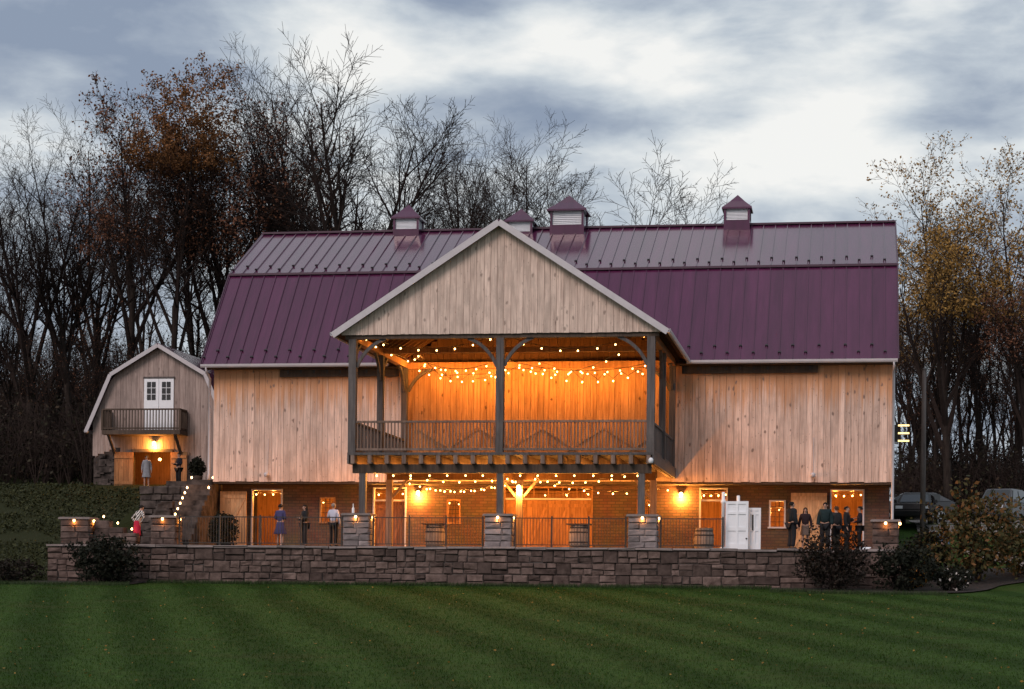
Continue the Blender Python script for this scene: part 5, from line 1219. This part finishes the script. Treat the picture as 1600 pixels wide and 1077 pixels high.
person(px_x(476, 1.5), 1.5, 0, -1.0, 1.72, 'person with long dark hair in a dark jacket facing the shirted person', bulk=.03, top=cloth('charcoal_cloth', (.016, .017, .019)), bottom=cloth('dark_trouser', (.018, .018, .022)), hair=HAIR_BK, long_hair=True, arms='hold')
person(px_x(521, .95), .95, 0, 3.0, 1.76, 'person in a pale striped shirt and black trousers seen from behind by the pillar', top=SHIRT, bottom=cloth('black_trouser', (.012, .012, .014)), hair=HAIR_GR, arms='one')
person(px_x(1237, .7), .7, 0, 2.2, 1.86, 'person in a dark coat by the small barred window', bulk=.03, top=cloth('slate_cloth', (.014, .017, .021)), bottom=cloth('dark_trouser', (.018, .018, .022)), hair=HAIR_BK, arms='one')
person(px_x(1258, 1.1), 1.1, 0, .1, 1.66, 'person in a dark cardigan and striped skirt facing the lawn', top=cloth('plum_cloth', (.025, .014, .017)), skirt=(.62, striped('striped_skirt', (.22, .15, .12), (.05, .035, .035), 9.0), .05), hair=HAIR_BR, long_hair=True, arms='down')
person(px_x(1289, .7), .7, 0, -.2, 1.84, 'person in a hooded teal-black jacket above the dark red bush', bulk=.03, top=cloth('teal_cloth', (.012, .024, .027)), bottom=cloth('dark_trouser', (.018, .018, .022)), hair=HAIR_BK, arms='down')
person(px_x(1323, .8), .8, 0, 1.4, 1.70, 'person in black in front of the lit corner doorway', bulk=.03, top=cloth('black_cloth', (.014, .014, .016)), bottom=cloth('black_trouser', (.012, .012, .014)), hair=HAIR_BK, arms='one')
person(px_x(1343, 1.3), 1.3, 0, -1.5, 1.72, 'person in a navy jacket next to the stone pillar with the lamp', top=cloth('navy_cloth', (.010, .012, .022)), bottom=cloth('black_trouser', (.012, .012, .014)), hair=HAIR_BK, arms='fold', skinm=SKIN_D)
person(px_x(1306, 1.7), 1.7, 0, -2.4, 1.74, 'person in a dark grey jumper behind the hooded one', bulk=.02, top=cloth('ash_cloth', (.03, .03, .032)), bottom=cloth('dark_trouser', (.018, .018, .022)), hair=HAIR_BR, arms='one')
p_ = at(229, 755, 23.2); person(p_.x, 23.2, GZ+.0, .3, 1.68, 'person in a long pale grey coat in the small barn doorway', top=cloth('grey_cloth', (.22, .23, .26)), skirt=(.55, cloth('grey_cloth', (.22, .23, .26)), .08), coat=True, hair=HAIR_BK, arms='down', group='people at the small barn')
p_ = at(279, 750, 22.6); person(p_.x, 22.6, GZ+.0, -.6, 1.76, 'person in a dark suit beside the open right door of the small barn' if False else 'person in a dark suit beside the open door of the small barn', top=cloth('navy_cloth', (.010, .012, .022)), bottom=cloth('black_trouser', (.012, .012, .014)), hair=HAIR_BK, arms='hold', group='people at the small barn')
p_ = at(1473, 830, 6.5); person(p_.x, 6.5, height(p_.x, 6.5), .2, 1.7, 'person in a blue jacket half hidden behind the autumn shrub', top=cloth('blue_cloth', (.06, .10, .17)), bottom=cloth('dark_trouser', (.018, .018, .022)), hair=HAIR_BR, arms='down', group='people by the shrubs')

# ------------------------------------------------------------------ vehicles, pole
def car(x_, y_, rz, label, paint, boxy=False):
    zg = height(x_, y_)+.05; c = thing('parked_car', (0, 0, 0), label, 'car', 'cars parked beyond the barn')
    W = Matrix.Translation((x_, y_, zg)) @ Matrix.Rotation(rz, 4, 'Z')
    glass = MATS.get('car_glass') or plain('car_glass', (.02, .022, .025), .05, .1, 2, 0, 0, .7, 0); ty = cloth('tyre', (.015, .015, .015)); ch = MATS.get('rim_metal') or plain('rim_metal', (.45, .45, .47), .3, .1, 5, 0, .8, .5, 0)
    def P(nm, m_, mt, smooth=False, parent=c):
        me = m_.mesh(nm, mt, smooth); bm_ = bmesh.new(); bm_.from_mesh(me); bmesh.ops.recalc_face_normals(bm_, faces=bm_.faces)
        if nm in ('body', 'cabin'): bmesh.ops.bevel(bm_, geom=bm_.edges[:], offset=.05, segments=2, affect='EDGES')
        bm_.to_mesh(me); bm_.free(); return mk(nm, me, parent, W)
    H = 1.72 if boxy else 1.5
    prof = [(-2.25, .32), (-2.3, .62), (-2.15, .93), (-1.1, 1.02), (2.1, 1.04), (2.28, .7), (2.25, .32)]
    m_ = MB(); n = len(prof); m_.add([(a, -.86, b_) for a, b_ in prof]+[(a, .86, b_) for a, b_ in prof], [tuple(range(n)), tuple(range(2*n-1, n-1, -1))]+[(i, (i+1) % n, n+(i+1) % n, n+i) for i in range(n)]); P('body', m_, paint)
    cab = [(-1.15, 1.0), (-.45, H), (1.55 if boxy else 1.1, H+.01), (2.05, 1.02)]
    m_ = MB(); m_.add([(a, -.80 if b_ < 1.1 else -.66, b_) for a, b_ in cab]+[(a, .80 if b_ < 1.1 else .66, b_) for a, b_ in cab], [(0, 1, 2, 3), (7, 6, 5, 4)]+[(i, (i+1) % 4, 4+(i+1) % 4, 4+i) for i in range(4)]); P('cabin', m_, paint)
    zt = H-.08; zb = 1.06
    for sy in (-1, 1):
        for (a0, a1) in ((-.78, .28), (.36, 1.35)):
            ta0 = max(a0, -.48+.0) if a0 < 0 else a0; m_ = MB(); y0, y1 = sy*.812, sy*.70
            m_.add([(a0, y0, zb), (a1, y0, zb), (min(a1, 1.35), y1, zt), (ta0+.1, y1, zt)], [(0, 1, 2, 3)]); P('side_window', m_, glass)
    m_ = MB(); m_.add([(-1.17, -.68, 1.05), (-1.17, .68, 1.05), (-.53, .58, H-.06), (-.53, -.58, H-.06)], [(0, 1, 2, 3)]); P('windscreen', m_, glass)
    m_ = MB(); tx = 1.57 if boxy else 1.15; m_.add([(2.06, -.68, 1.08), (2.06, .68, 1.08), (tx+.08, .58, H-.06), (tx+.08, -.58, H-.06)], [(0, 1, 2, 3)]); P('rear_window', m_, glass)
    for wx in (-1.4, 1.4):
        for sy in (-1, 1):
            m_ = MB(); m_.tube([(wx, sy*.66, .33), (wx, sy*.9, .33)], [.33, .33], 18, True); wh = P('wheel', m_, ty)
            m_ = MB(); m_.tube([(wx, sy*.895, .33), (wx, sy*.912, .33)], [.21, .19], 14, True); P('rim', m_, ch, False, wh)
    for sy in (-1, 1):
        m_ = MB(); m_.box(-2.305, -2.2, sy*.6-.16, sy*.6+.16, .68, .82); P('headlight', m_, M_WHITE); m_ = MB(); m_.box(2.2, 2.31, sy*.65-.12, sy*.65+.12, .7, .88); P('tail_light', m_, cloth('tail_red', (.2, .02, .02)))
        m_ = MB(); m_.box(-.85, -.7, sy*.95-.09, sy*.95+.09, 1.02, 1.16); P('mirror', m_, paint)
    base = Matrix.Translation((x_, y_, zg))
    for ch_ in c.children: ch_.matrix_parent_inverse = base.inverted()
    c.matrix_basis = base; WM[c.name] = base
GREY = plain('silver_paint', (.10, .105, .115), .3, .05, 3, 0, .3, .5, 0); DARK = plain('black_paint', (.02, .021, .024), .25, .1, 3, 0, .1, .5, 0)
car(at(1432, 800, 21).x, 21, 1.45, 'dark parked car beside the barn end', DARK); car(at(1425, 800, 28).x, 29, .1, 'silver parked car behind the dark one at the barn end', GREY)
car(at(1565, 800, 27).x, 27, 1.2, 'grey boxy parked car beyond the autumn shrub', GREY, True)
pp = at(1442, 780, 17); pole = thing('utility_pole', (pp.x, 17, height(pp.x, 17)), 'grey wooden pole standing beyond the barn corner', 'pole')
m = MB(); zg = height(pp.x, 17); m.tube([(pp.x, 17, zg-.3), (pp.x, 17, zg+4), (pp.x, 17, zg+7.6)], [.13, .12, .10], 10, True); m.build('shaft', M_TIMBER, pole, True)
m = MB(); m.lathe([(.135, zg+7.6), (.12, zg+7.66), (.02, zg+7.70)], 10, pp.x, 17); m.build('cap', M_GUARD, pole)
